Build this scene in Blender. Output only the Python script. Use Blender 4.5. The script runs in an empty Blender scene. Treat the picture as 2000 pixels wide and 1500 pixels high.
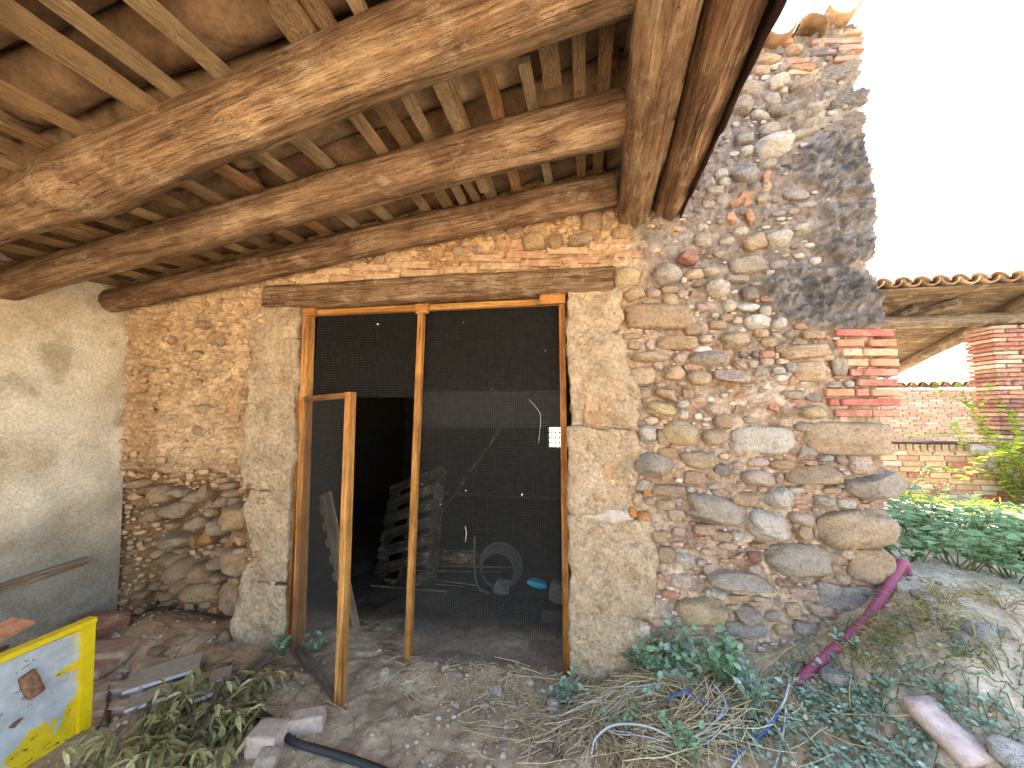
import bpy, bmesh, math, random
import numpy as np
from mathutils import Matrix, Vector, Euler
R = math.radians
random.seed(7); rng = np.random.default_rng(7)
S = bpy.context.scene
COL = S.collection

# ------------------------------------------------------------------ camera, sky, sun, exposure
CAM = Vector((0.0, -2.4, 1.62)); YAW = R(10.7); PITCH = R(4.64); FPX = 751.0
cd = bpy.data.cameras.new('camera'); cam = bpy.data.objects.new('camera', cd); COL.objects.link(cam)
cam.location = CAM; cam.rotation_euler = (R(90) + PITCH, 0, YAW)
cd.sensor_width = 36; cd.lens = FPX / 2000 * 36; cd.clip_start = 0.02; cd.clip_end = 3000
S.camera = cam
SUN_ELEV = R(50); SUN_DIR = Vector((-0.80, 0.60, 0)).normalized()      # horizontal direction towards the sun
W = bpy.data.worlds.new('World'); S.world = W; W.use_nodes = True
wn = W.node_tree; bg = wn.nodes['Background']
sky = wn.nodes.new('ShaderNodeTexSky'); sky.sky_type = 'NISHITA'; sky.sun_disc = False
sky.sun_elevation = SUN_ELEV; sky.sun_rotation = math.atan2(SUN_DIR.x, SUN_DIR.y)
sky.dust_density = 2.0; sky.air_density = 1.0; sky.ozone_density = 0.6
wn.links.new(sky.outputs[0], bg.inputs[0]); bg.inputs[1].default_value = 0.15
ld = bpy.data.lights.new('sun', 'SUN'); sun = bpy.data.objects.new('sun', ld); COL.objects.link(sun)
ld.energy = 4.0; ld.angle = R(0.5); ld.color = (1, 0.94, 0.84)
sd = Vector((SUN_DIR.x * math.cos(SUN_ELEV), SUN_DIR.y * math.cos(SUN_ELEV), math.sin(SUN_ELEV)))
sun.rotation_euler = sd.to_track_quat('Z', 'Y').to_euler(); sun.location = (-6, 6, 9)
S.view_settings.view_transform = 'Standard'; S.view_settings.look = 'None'
S.view_settings.exposure = 2.98; S.view_settings.gamma = 1
S.view_settings.use_white_balance = True; S.view_settings.white_balance_temperature = 6700
S.render.engine = 'CYCLES'
S.cycles.use_denoising = True
S.cycles.max_bounces = 8; S.cycles.diffuse_bounces = 6; S.cycles.transparent_max_bounces = 8
S.cycles.sample_clamp_indirect = 6

# ------------------------------------------------------------------ measuring: where a sight line meets a plane of the place
_f = Vector((-math.sin(YAW) * math.cos(PITCH), math.cos(YAW) * math.cos(PITCH), math.sin(PITCH)))
_r = Vector((math.cos(YAW), math.sin(YAW), 0)); _u = _r.cross(_f)
def ray(x, y): return _f * FPX + _r * (x - 1000) + _u * (750 - y)
def PY(x, y, Y=0.0):
    d = ray(x, y); return CAM + d * ((Y - CAM.y) / d.y)
def PX(x, y, X):
    d = ray(x, y); return CAM + d * ((X - CAM.x) / d.x)
def PZ(x, y, Z):
    d = ray(x, y); return CAM + d * ((Z - CAM.z) / d.z)

# ------------------------------------------------------------------ colour and noise helpers
def lin(r, g, b, k=1.0):
    f = lambda c: (c / 12.92 if c <= 0.04045 else ((c + 0.055) / 1.055) ** 2.4)
    return tuple(f(v / 255) * k for v in (r, g, b))
def sc3(c, a, b):
    k = random.uniform(a, b); return tuple(v * k for v in c)
def c4(t): return (t[0], t[1], t[2], 1.0)
def _h(ix, iy, s):
    n = (ix.astype(np.int64) * 374761393 + iy.astype(np.int64) * 668265263 + s * 974634777) & 0xffffffff
    n = ((n ^ (n >> 13)) * 1274126177) & 0xffffffff
    n = (n ^ (n >> 16)) & 0xffffffff
    return n / 4294967295.0
def vn(x, y, s=0):
    x = np.asarray(x, float); y = np.asarray(y, float)
    x0 = np.floor(x); y0 = np.floor(y); fx = x - x0; fy = y - y0
    fx = fx * fx * (3 - 2 * fx); fy = fy * fy * (3 - 2 * fy)
    a = _h(x0, y0, s); b = _h(x0 + 1, y0, s); c = _h(x0, y0 + 1, s); d = _h(x0 + 1, y0 + 1, s)
    return (a * (1 - fx) + b * fx) * (1 - fy) + (c * (1 - fx) + d * fx) * fy
def fbm(x, y, s=0, o=4):
    t = 0; a = .5; k = 1.0
    for i in range(o):
        t = t + a * vn(np.asarray(x) * k + 17 * i, np.asarray(y) * k - 9 * i, s + i * 7); a *= .5; k *= 2.03
    return t / (1 - .5 ** o)
def worley(x, y, s=0):
    x = np.asarray(x, float); y = np.asarray(y, float)
    x0 = np.floor(x); y0 = np.floor(y)
    f1 = np.full(x.shape, 9.); f2 = np.full(x.shape, 9.); cid = np.zeros(x.shape)
    for i in (-1, 0, 1):
        for j in (-1, 0, 1):
            cx = x0 + i; cy = y0 + j
            px = cx + .1 + .8 * _h(cx, cy, s + 1); py = cy + .1 + .8 * _h(cx, cy, s + 2)
            d = np.hypot(px - x, py - y); h = _h(cx, cy, s + 3)
            m = d < f1
            f2 = np.where(m, f1, np.minimum(f2, d)); cid = np.where(m, h, cid); f1 = np.where(m, d, f1)
    return f1, f2, cid
def sst(a, b, x):
    t = np.clip((np.asarray(x, float) - a) / (b - a), 0, 1); return t * t * (3 - 2 * t)
def mixa(a, b, t):
    a = np.asarray(a); b = np.asarray(b); t = np.asarray(t)[..., None]; return a * (1 - t) + b * t

# ------------------------------------------------------------------ mesh helpers
def mesh_data(name, V, Fq, mat=None, smooth=True, col=None):
    me = bpy.data.meshes.new(name)
    if isinstance(Fq, np.ndarray):
        V = np.asarray(V, np.float32); nf, k = Fq.shape
        me.vertices.add(len(V)); me.vertices.foreach_set('co', V.ravel())
        me.loops.add(nf * k); me.loops.foreach_set('vertex_index', Fq.astype(np.int32).ravel())
        me.polygons.add(nf); me.polygons.foreach_set('loop_start', np.arange(0, nf * k, k, dtype=np.int32))
        me.update(calc_edges=True)
    else:
        me.from_pydata([tuple(v) for v in V], [], [tuple(f) for f in Fq]); me.update()
    me.validate()
    if smooth: me.polygons.foreach_set('use_smooth', np.ones(len(me.polygons), bool))
    if col is not None:
        ca = me.color_attributes.new('Col', 'FLOAT_COLOR', 'POINT')
        c = np.ones((len(me.vertices), 4), np.float32); c[:, :3] = col
        ca.data.foreach_set('color', c.ravel())
    if mat: me.materials.append(mat)
    return me
def tag(o, label=None, cat=None, group=None, kind=None):
    if label: o['label'] = label
    if cat: o['category'] = cat
    if group: o['group'] = group
    if kind: o['kind'] = kind
    return o
def wmat(o):
    m = Matrix.LocRotScale(o.location, o.rotation_euler, o.scale)
    return wmat(o.parent) @ o.matrix_parent_inverse @ m if o.parent else m
def put(name, me, parent=None, loc=(0, 0, 0), rot=(0, 0, 0), scale=(1, 1, 1), color=None, kind=None):
    o = bpy.data.objects.new(name, me); COL.objects.link(o)
    o.location = loc; o.rotation_euler = rot; o.scale = scale
    if color: o.color = c4(color)
    if parent: o.parent = parent; o.matrix_parent_inverse = wmat(parent).inverted()
    if kind: o['kind'] = kind
    return o
def empty(name, loc, label, cat, group=None):
    o = bpy.data.objects.new(name, None); COL.objects.link(o); o.location = loc; o.empty_display_size = .1
    return tag(o, label, cat, group, 'thing')
def gridq(nu, nv):
    i = np.arange(nu - 1)[:, None]; j = np.arange(nv - 1)[None, :]
    a = i * nv + j
    return np.stack([a, a + nv, a + nv + 1, a + 1], -1).reshape(-1, 4)
_ico = {}
def ico(n):
    if n not in _ico:
        bm = bmesh.new(); bmesh.ops.create_icosphere(bm, subdivisions=n, radius=1)
        bm.verts.ensure_lookup_table()
        _ico[n] = (np.array([v.co[:] for v in bm.verts]), np.array([[v.index for v in f.verts] for f in bm.faces])); bm.free()
    return _ico[n]
def noise3(V, s, k):
    return (fbm(V[:, 0] * k + V[:, 2] * .7 * k, V[:, 1] * k - V[:, 2] * .6 * k, s, 3) + fbm(V[:, 2] * k + 5, V[:, 0] * k * .8 + V[:, 1] * k * .5, s + 3, 3)) - 1
def rock(n, s, kind):
    V, F = ico(n); V = V.copy(); rg = np.random.default_rng(s)
    if kind == 'r':                                        # river cobble
        p = 2.5; V = V / (np.abs(V) ** p).sum(1, keepdims=True) ** (1 / p)
        V *= (1 + .42 * noise3(V, s, .9))[:, None] * (1 + .12 * noise3(V, s + 2, 2.1))[:, None]
        for i in range(3):
            d = rg.normal(size=3); d /= np.linalg.norm(d); h = V @ d - .82; V -= (np.maximum(h, 0) * .7)[:, None] * d
        V *= (1 + .035 * noise3(V, s + 9, 4))[:, None]
    elif kind == 'a':                                      # broken, flat faced
        p = 3.6; V = V / (np.abs(V) ** p).sum(1, keepdims=True) ** (1 / p)
        for i in range(9):
            d = rg.normal(size=3); d /= np.linalg.norm(d); h = V @ d - rg.uniform(.66, .95); V -= np.maximum(h, 0)[:, None] * d
        V *= (1 + .10 * noise3(V, s, 2.2))[:, None] * (1 + .05 * noise3(V, s + 4, 6))[:, None]
    elif kind == 'l':                                      # layered sandstone block
        p = 4.5; V = V / (np.abs(V) ** p).sum(1, keepdims=True) ** (1 / p)
        w = fbm(V[:, 2] * 7 + .5 * V[:, 0], V[:, 0] * .8, s, 4) - .5
        V[:, :2] *= (1 + .30 * w)[:, None]; V *= (1 + .16 * noise3(V, s, 1.3))[:, None]
    elif kind == 'c':                                      # crusted weathered mass
        p = 7.0; V = V / (np.abs(V) ** p).sum(1, keepdims=True) ** (1 / p)
        V *= (1 + .30 * noise3(V, s, 1.2))[:, None] * (1 + .22 * noise3(V, s + 5, 3.2))[:, None] * (1 + .10 * noise3(V, s + 8, 9))[:, None]
    elif kind == 'b':                                      # eroded rough block
        p = 4.0; V = V / (np.abs(V) ** p).sum(1, keepdims=True) ** (1 / p)
        V *= (1 + .22 * noise3(V, s, 1.4))[:, None] * (1 + .16 * noise3(V, s + 5, 4.5))[:, None]
    V[:, 0] /= np.abs(V[:, 0]).max(); V[:, 1] /= np.abs(V[:, 1]).max(); V[:, 2] /= np.abs(V[:, 2]).max()
    return V, F
def box_sub(sx, sy, sz, step, amp, s, rnd=.012, k=9):
    """box centred on the origin, subdivided and roughened"""
    bm = bmesh.new(); bmesh.ops.create_cube(bm, size=1)
    for ax, L in enumerate((sx, sy, sz)):
        n = max(1, int(L / step))
        for i in range(1, n):
            co = [0, 0, 0]; no = [0, 0, 0]; co[ax] = i / n - .5; no[ax] = 1
            bmesh.ops.bisect_plane(bm, geom=bm.verts[:] + bm.edges[:] + bm.faces[:], plane_co=co, plane_no=no)
    V = np.array([v.co[:] for v in bm.verts]); bm.verts.index_update()
    F = [[v.index for v in f.verts] for f in bm.faces]; bm.free()
    half = np.array([sx, sy, sz]) / 2; P = V * 2 * half
    c = np.clip(P, -half + rnd, half - rnd); d = P - c; ln = np.linalg.norm(d, axis=1, keepdims=True)
    nrm = d / np.maximum(ln, 1e-9)
    big = np.abs(V).max(1) > .499
    P = np.where((ln > rnd * 1.001), c + nrm * rnd, P)
    dn = noise3(P * k / 3 + s, s, 1.0) * 1.0 + .5 * noise3(P * k + s, s + 2, 1.0)
    P = P + nrm * (amp * dn)[:, None] * big[:, None]
    return P, F
def tube(path, rad, seg=8, cap=True):
    P = [Vector(p) for p in path]; n = len(P); V = []; F = []
    rad = [rad] * n if not hasattr(rad, '__len__') else rad
    t = (P[1] - P[0]).normalized(); up = Vector((0, 0, 1)) if abs(t.z) < .9 else Vector((1, 0, 0))
    a = t.cross(up).normalized()
    for i, p in enumerate(P):
        t2 = ((P[min(i + 1, n - 1)] - P[max(i - 1, 0)])).normalized()
        a = (a - t2 * a.dot(t2)).normalized(); b = t2.cross(a)
        for k in range(seg):
            w = 2 * math.pi * k / seg
            V.append(p + a * (math.cos(w) * rad[i]) + b * (math.sin(w) * rad[i]))
    for i in range(n - 1):
        for k in range(seg):
            F.append((i * seg + k, i * seg + (k + 1) % seg, (i + 1) * seg + (k + 1) % seg, (i + 1) * seg + k))
    if cap: F.append(tuple(range(seg - 1, -1, -1))); F.append(tuple((n - 1) * seg + k for k in range(seg)))
    return V, F
class Join:
    def __init__(s): s.V = []; s.F = []; s.n = 0
    def add(s, V, F):
        s.V.extend([tuple(v) for v in V]); s.F.extend([tuple(int(i) + s.n for i in f) for f in F]); s.n = len(s.V)
    def mesh(s, name, mat, smooth=True): return mesh_data(name, s.V, s.F, mat, smooth)
def spline(pts, n):
    P = [Vector(p) for p in pts]; P = [P[0] * 2 - P[1]] + P + [P[-1] * 2 - P[-2]]; out = []
    m = len(P) - 3
    for i in range(n + 1):
        t = i / n * m; k = min(int(t), m - 1); t -= k
        a, b, c, d = P[k:k + 4]
        out.append(.5 * ((2 * b) + (c - a) * t + (2 * a - 5 * b + 4 * c - d) * t * t + (3 * b - a - 3 * c + d) * t ** 3))
    return out

# ------------------------------------------------------------------ node materials
class NM:
    def __init__(s, name, rough=.9, spec=.25):
        s.m = bpy.data.materials.new(name); s.m.use_nodes = True; s.t = s.m.node_tree
        s.p = s.t.nodes['Principled BSDF']; s.out = s.t.nodes['Material Output']
        s.p.inputs['Roughness'].default_value = rough; s.p.inputs['Specular IOR Level'].default_value = spec
    def n(s, typ, **kw):
        nd = s.t.nodes.new('ShaderNode' + typ)
        for k, v in kw.items():
            if hasattr(nd, k) and k not in nd.inputs: setattr(nd, k, v)
            else: s.set(nd.inputs[k.replace('_', ' ')] if k.replace('_', ' ') in nd.inputs else nd.inputs[int(k[1:])], v)
        return nd
    def set(s, sock, v):
        if isinstance(v, bpy.types.NodeSocket): s.t.links.new(v, sock)
        elif isinstance(v, tuple) and len(v) == 3 and sock.type == 'RGBA': sock.default_value = c4(v)
        else: sock.default_value = v
    def pos(s): return s.n('NewGeometry').outputs['Position']
    def obj(s, scale=(1, 1, 1), rnd=True):
        v = s.n('TexCoord').outputs['Object']
        if rnd:
            r = s.n('ObjectInfo').outputs['Random']; mu = s.n('Math', operation='MULTIPLY', i0=r, i1=37.0)
            v = s.n('VectorMath', operation='ADD', i0=v, i1=mu.outputs[0]).outputs[0]
        return s.n('Mapping', Vector=v, Scale=scale).outputs[0]
    def noise(s, vec, scale, detail=4, rough=.55, dist=0.0):
        return s.n('TexNoise', Vector=vec, Scale=scale, Detail=detail, Roughness=rough, Distortion=dist).outputs['Fac']
    def voro(s, vec, scale, feat='F1'):
        return s.n('TexVoronoi', feature=feat, Vector=vec, Scale=scale).outputs['Distance']
    def ramp(s, fac, *st):
        nd = s.n('ValToRGB', Fac=fac); e = nd.color_ramp.elements
        while len(e) < len(st): e.new(.5)
        for i, (p, c) in enumerate(st):
            e[i].position = p; e[i].color = c4(c) if isinstance(c, tuple) else (c, c, c, 1)
        return nd.outputs[0]
    def mix(s, fac, a, b, blend='MIX'):
        nd = s.n('Mix', data_type='RGBA', blend_type=blend); nd.clamp_factor = True
        s.set(nd.inputs[0], fac); s.set(nd.inputs[6], a); s.set(nd.inputs[7], b); return nd.outputs[2]
    def math(s, op, a, b=0.0): return s.n('Math', operation=op, i0=a, i1=b).outputs[0]
    def bump(s, h, strength, dist, prev=None):
        nd = s.n('Bump', Height=h, Strength=strength, Distance=dist)
        if prev: s.t.links.new(prev, nd.inputs['Normal'])
        return nd.outputs[0]
    def fin(s, col, normal=None, rough=None):
        s.set(s.p.inputs['Base Color'], col)
        if normal: s.t.links.new(normal, s.p.inputs['Normal'])
        if rough is not None: s.set(s.p.inputs['Roughness'], rough)
        return s.m
    def objcol(s): return s.n('ObjectInfo').outputs['Color']
    def attr(s): return s.n('Attribute', attribute_name='Col').outputs['Color']

def m_stone():
    a = NM('stone'); p = a.pos()
    n1 = a.noise(p, 9, 5, .6); n2 = a.noise(p, 55, 5, .72); n3 = a.noise(p, 210, 4, .65)
    c = a.mix(1.0, a.objcol(), a.ramp(n1, (.28, (.70, .68, .65)), (.5, (1, .99, .97)), (.75, (1.2, 1.17, 1.12))), 'MULTIPLY')
    c = a.mix(1.0, c, a.ramp(n2, (.3, (.62, .60, .57)), (.5, (1, 1, 1)), (.7, (1.2, 1.19, 1.17))), 'MULTIPLY')
    dust = a.ramp(a.noise(p, 7, 5, .65), (.46, 0.0), (.68, .5)); c = a.mix(dust, c, lin(190, 168, 142))
    sp = a.ramp(n3, (.58, 0.0), (.66, .5)); c = a.mix(sp, c, lin(206, 196, 184))
    dk = a.ramp(a.noise(p, 120, 3, .6), (.30, .75), (.40, 0.0)); c = a.mix(dk, c, lin(74, 60, 50))
    vein = a.ramp(a.math('ABSOLUTE', a.math('SUBTRACT', a.noise(p, 11, 4, .6, 1.2), .5)), (0, .6), (.012, 0.0)); c = a.mix(vein, c, lin(92, 76, 62))
    b = a.bump(n1, .5, .05); b = a.bump(n2, .9, .026, b); b = a.bump(n3, .7, .008, b)
    return a.fin(c, b)
def m_crust():
    a = NM('lichen crust', .95); p = a.pos()
    n1 = a.noise(p, 8, 6, .7, .5); n2 = a.noise(p, 34, 6, .75, .3); n3 = a.noise(p, 150, 4, .7)
    c = a.ramp(n1, (.30, lin(92, 86, 82)), (.48, lin(124, 117, 111)), (.62, lin(150, 138, 126)), (.75, lin(120, 106, 90)))
    c = a.mix(1.0, c, a.ramp(n2, (.3, (.55, .55, .56)), (.5, (1, 1, 1)), (.7, (1.35, 1.34, 1.32))), 'MULTIPLY')
    c = a.mix(a.ramp(n3, (.56, 0.0), (.64, .6)), c, lin(178, 172, 168))
    c = a.mix(.35, c, a.objcol())
    b = a.bump(n1, .7, .05); b = a.bump(n2, .9, .025, b); b = a.bump(n3, .6, .006, b)
    return a.fin(c, b)
def m_mortar():
    a = NM('lime mortar', .95); p = a.pos()
    n2 = a.noise(p, 45, 6, .7); n3 = a.noise(p, 190, 4, .65); n1 = a.noise(p, 12, 4, .6)
    c = a.mix(1.0, a.attr(), a.ramp(n2, (.28, (.62, .58, .54)), (.50, (1.04, 1.03, 1.0)), (.72, (1.28, 1.25, 1.22))), 'MULTIPLY')
    c = a.mix(1.0, c, a.ramp(n1, (.3, (.78, .75, .72)), (.6, (1.06, 1.05, 1.04))), 'MULTIPLY')
    c = a.mix(a.ramp(n3, (.62, 0.0), (.70, .6)), c, lin(214, 200, 182))
    c = a.mix(a.ramp(a.noise(p, 150, 2), (.27, .6), (.36, 0.0)), c, lin(70, 52, 40))
    b = a.bump(n1, .6, .035); b = a.bump(n2, .75, .020, b); b = a.bump(n3, .6, .007, b)
    return a.fin(c, b)
def m_block(name, base):
    a = NM(name, .95); p = a.pos()
    n1 = a.noise(p, 7, 5, .6); n2 = a.noise(p, 38, 6, .72, .4); n3 = a.noise(p, 170, 4, .7)
    pit = a.ramp(a.noise(p, 62, 5, .7, .5), (.31, 0.0), (.42, 1.0))
    c = a.mix(1.0, base, a.ramp(n1, (.3, (.74, .71, .66)), (.7, (1.18, 1.17, 1.15))), 'MULTIPLY')
    c = a.mix(1.0, c, a.ramp(n2, (.3, (.56, .52, .47)), (.5, (.98, .97, .95)), (.68, (1.2, 1.2, 1.18))), 'MULTIPLY')
    c = a.mix(1.0, c, a.ramp(pit, (0, (.55, .48, .42)), (1, (1, 1, 1))), 'MULTIPLY')
    b = a.bump(n2, 1.0, .042); b = a.bump(pit, .9, .014, b); b = a.bump(n3, .7, .008, b)
    return a.fin(c, b)
def m_rubble(name, cols):
    a = NM(name, .92); p = a.pos()
    ri = a.n('NewGeometry').outputs['Random Per Island']
    c = a.ramp(ri, *[(i / (len(cols) - 1), k) for i, k in enumerate(cols)])
    n1 = a.noise(p, 60, 5, .65); n2 = a.noise(p, 220, 3, .6)
    c = a.mix(1.0, c, a.ramp(n1, (.3, (.68, .65, .62)), (.65, (1.14, 1.13, 1.12))), 'MULTIPLY')
    b = a.bump(n1, .6, .008); b = a.bump(n2, .4, .003, b)
    return a.fin(c, b)
def m_brick():
    a = NM('fired brick', .92); p = a.pos()
    n1 = a.noise(p, 22, 5, .65); n2 = a.noise(p, 140, 4, .7)
    c = a.mix(1.0, a.objcol(), a.ramp(n1, (.3, (.70, .66, .64)), (.65, (1.14, 1.13, 1.12))), 'MULTIPLY')
    c = a.mix(a.ramp(a.noise(p, 11, 4, .6), (.54, 0.0), (.68, .55)), c, lin(186, 162, 138))
    c = a.mix(a.ramp(n2, (.28, .6), (.37, 0.0)), c, lin(80, 56, 46))
    b = a.bump(n1, .6, .01); b = a.bump(n2, .5, .004, b)
    return a.fin(c, b)
def m_wood(name, dark, mid, light, grain=1.0, crack=.8, rough=.8, tint=True):
    a = NM(name, rough, .2); w = a.pos()
    g1 = a.noise(a.obj((.8, 7, 7)), 2.2 * grain, 6, .66, .9); g2 = a.noise(a.obj((1.6, 46, 46)), 2.6 * grain, 5, .7, .5)
    blot = a.noise(w, 4.5, 6, .65, .6); g3 = a.noise(a.obj((3, 16, 16)), 3, 5, .7, .3)
    c = a.ramp(g1, (.30, dark), (.5, mid), (.70, light))
    c = a.mix(1.0, c, a.ramp(g2, (.32, (.55, .51, .47)), (.52, (1, 1, 1)), (.7, (1.18, 1.17, 1.16))), 'MULTIPLY')
    c = a.mix(1.0, c, a.ramp(blot, (.3, (.66, .62, .58)), (.5, (1, 1, 1)), (.7, (1.25, 1.25, 1.25))), 'MULTIPLY')
    if tint: c = a.mix(1.0, c, a.objcol(), 'MULTIPLY')
    pale = a.math('MULTIPLY', a.ramp(a.noise(w, 6, 6, .7, .4), (.50, 0.0), (.64, .75)), a.ramp(g3, (.42, 0.0), (.60, 1.0)))
    c = a.mix(a.math('MULTIPLY', pale, crack), c, lin(206, 182, 146))
    ck = a.noise(a.obj((.45, 13, 13)), 1.9 * grain, 4, .55, .4)
    ckm = a.ramp(a.math('ABSOLUTE', a.math('SUBTRACT', ck, .5)), (0, 1.0), (.013, 0.0))
    gate = a.ramp(a.noise(a.obj((.8, 4, 4)), 2.0, 2), (.40, 0.0), (.50, 1.0))
    ckm = a.math('MULTIPLY', a.math('MULTIPLY', ckm, gate), crack)
    c = a.mix(ckm, c, lin(40, 28, 18))
    hole = a.ramp(a.noise(w, 48, 2, .5), (.24, .85), (.29, 0.0)); c = a.mix(a.math('MULTIPLY', hole, crack), c, lin(52, 36, 24))
    b = a.bump(g1, .8, .05); b = a.bump(g2, 1.0, .016, b); b = a.bump(ckm, -1.0, .05, b)
    return a.fin(c, b)
def m_tile():
    a = NM('clay roof tile', .93); p = a.pos()
    n1 = a.noise(p, 6, 5, .65, .3); n2 = a.noise(p, 40, 5, .7); r = a.n('ObjectInfo').outputs['Random']
    c = a.ramp(r, (0, lin(108, 82, 60)), (.3, lin(156, 126, 94)), (.5, lin(126, 98, 70)), (.75, lin(172, 142, 106)), (1, lin(136, 100, 74)))
    c = a.mix(1.0, c, a.ramp(n1, (.3, (.45, .41, .36)), (.5, (.95, .93, .9)), (.68, (1.35, 1.3, 1.24))), 'MULTIPLY')
    c = a.mix(1.0, c, a.ramp(n2, (.3, (.74, .72, .7)), (.6, (1.1, 1.1, 1.1))), 'MULTIPLY')
    c = a.mix(a.ramp(a.noise(p, 9, 4, .6), (.60, 0.0), (.72, .6)), c, lin(120, 108, 62))
    b = a.bump(n2, .5, .008); b = a.bump(n1, .4, .015, b)
    return a.fin(c, b)
def m_plain(name, col, rough=.7, spec=.3, var=.25, scale=30, bump=.3):
    a = NM(name, rough, spec); p = a.pos(); n = a.noise(p, scale, 5, .65)
    c = a.mix(1.0, col, a.ramp(n, (.3, (1 - var,) * 3), (.7, (1 + var * .6,) * 3)), 'MULTIPLY')
    return a.fin(c, a.bump(n, bump, .005))
def m_leaf(name, cols, trans=.35, rough=.55):
    a = NM(name, rough, .35); p = a.pos()
    ri = a.n('NewGeometry').outputs['Random Per Island']
    c = a.ramp(ri, *[(i / (len(cols) - 1), k) for i, k in enumerate(cols)])
    c = a.mix(1.0, c, a.ramp(a.noise(p, 70, 3), (.3, (.75, .75, .75)), (.7, (1.2, 1.2, 1.2))), 'MULTIPLY')
    a.fin(c)
    tr = a.n('BsdfTranslucent', Color=c); ms = a.n('MixShader', Fac=trans)
    a.t.links.new(a.p.outputs[0], ms.inputs[1]); a.t.links.new(tr.outputs[0], ms.inputs[2])
    a.t.links.new(ms.outputs[0], a.out.inputs['Surface'])
    return a.m
def m_vcol(name, rough=.95, s1=35, s2=160, b1=.6):
    a = NM(name, rough, .15); p = a.pos(); n1 = a.noise(p, s1, 6, .7); n2 = a.noise(p, s2, 4, .7); n0 = a.noise(p, 5, 4)
    c = a.mix(1.0, a.attr(), a.ramp(n1, (.3, (.66, .63, .6)), (.65, (1.16, 1.15, 1.14))), 'MULTIPLY')
    c = a.mix(1.0, c, a.ramp(n0, (.3, (.82, .8, .78)), (.7, (1.12, 1.12, 1.12))), 'MULTIPLY')
    c = a.mix(a.ramp(n2, (.64, 0.0), (.72, .5)), c, lin(200, 188, 172))
    b = a.bump(n1, b1, .012); b = a.bump(n2, .5, .004, b)
    return a.fin(c, b)

M_STONE = m_stone(); M_CRUST = m_crust(); M_MORTAR = m_mortar(); M_BRICK = m_brick(); M_TILE = m_tile()
M_BLOCK = m_block('dressed limestone', lin(218, 190, 156)); M_DARK = m_block('dark crusted stone', lin(112, 110, 112))
M_LOG = m_wood('old timber', lin(86, 64, 46), lin(142, 112, 84), lin(186, 158, 124))
M_BATTEN = m_wood('weathered lath', lin(168, 134, 98), lin(226, 198, 158), lin(244, 226, 192), 1.2, .4)
M_LINTEL = m_wood('lintel timber', lin(92, 68, 50), lin(150, 118, 88), lin(188, 156, 122), 1.5, 1.0)
M_PINE = m_wood('yellow pine', lin(150, 96, 46), lin(196, 138, 72), lin(222, 172, 104), .8, .3, .6)
M_GREYWOOD = m_wood('grey weathered wood', lin(90, 78, 66), lin(140, 124, 106), lin(182, 166, 146), 1.1, .6)
M_GROUND = m_vcol('dry dirt'); M_PLASTERV = m_vcol('lime plaster', .9, 60, 260, .22)
M_RUBBLE = m_rubble('small stones in mortar', [lin(150, 118, 92), lin(196, 186, 170), lin(170, 140, 112), lin(128, 112, 98), lin(186, 160, 132), lin(160, 104, 76), lin(150, 138, 124)])
M_RUBGREY = m_rubble('lichen grey small stones', [lin(104, 98, 94), lin(150, 142, 134), lin(126, 116, 108), lin(178, 172, 162), lin(134, 112, 96), lin(112, 106, 102)])
M_RUBWARM = m_rubble('dusty tan rubble', [lin(178, 146, 110), lin(190, 160, 124), lin(166, 136, 100), lin(184, 152, 114), lin(172, 146, 114)])
M_GRAVEL = m_rubble('gravel', [lin(156, 132, 106), lin(182, 164, 140), lin(124, 102, 82), lin(170, 146, 116), lin(196, 182, 160), lin(146, 120, 94)])
M_WIRE = m_plain('galvanised wire', lin(86, 83, 78), .5, .4, .15)
M_SHEET = m_plain('rusted dark sheet', lin(56, 38, 28), .7, .3, .4, 20)
M_INT = m_plain('darkened dirty plaster', lin(66, 56, 46), .95, .1, .3, 8)  # dirty walls, colour lowered further to deepen the gloom inside the barn
M_STRAW = m_rubble('straw', [lin(214, 192, 146), lin(186, 158, 114), lin(228, 212, 174), lin(150, 124, 94), lin(206, 178, 130)])
M_HOSE = m_plain('magenta conduit', lin(148, 78, 102), .5, .35, .15, 60)
M_RUBBER = m_plain('black rubber', lin(48, 46, 46), .6, .3, .2)
M_WHITE = m_plain('white cable', lin(176, 176, 170), .45, .4, .08)
M_BLUE = m_plain('blue cable', lin(60, 84, 150), .45, .4, .1)
M_CYAN = m_plain('turquoise plastic', lin(40, 170, 190), .4, .4, .1)
M_SLATE = m_plain('grey slab', lin(164, 148, 126), .85, .2, .22, 25)
M_PALE = m_plain('pale cut edge', lin(204, 200, 192), .8, .2, .1)
M_WEED = m_leaf('weed leaf', [lin(120, 158, 116), lin(154, 188, 142), lin(132, 170, 126), lin(172, 202, 156)], .35)
M_MAT = m_leaf('creeper leaf', [lin(136, 162, 138), lin(168, 190, 164), lin(148, 174, 148), lin(190, 206, 182)], .3)
M_BUSH = m_leaf('bush leaf', [lin(96, 132, 86), lin(132, 166, 110), lin(112, 148, 98), lin(166, 194, 136)], .35)
M_IVY = m_leaf('sunlit vine leaf', [lin(120, 150, 40), lin(160, 184, 60), lin(138, 168, 50), lin(180, 196, 84)], .5)
M_DRYLEAF = m_leaf('withered leaf', [lin(136, 126, 76), lin(178, 164, 100), lin(92, 82, 54), lin(212, 202, 140), lin(112, 98, 66)], .3, .7)
M_GRASS = m_leaf('dry grass', [lin(150, 142, 88), lin(178, 162, 112), lin(120, 126, 72)], .3, .8)
M_STEM = m_plain('green stem', lin(110, 104, 66), .8, .2)
M_ORANGE = m_plain('foam orange', lin(206, 128, 48), .7, .2, .25, 40)

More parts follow.
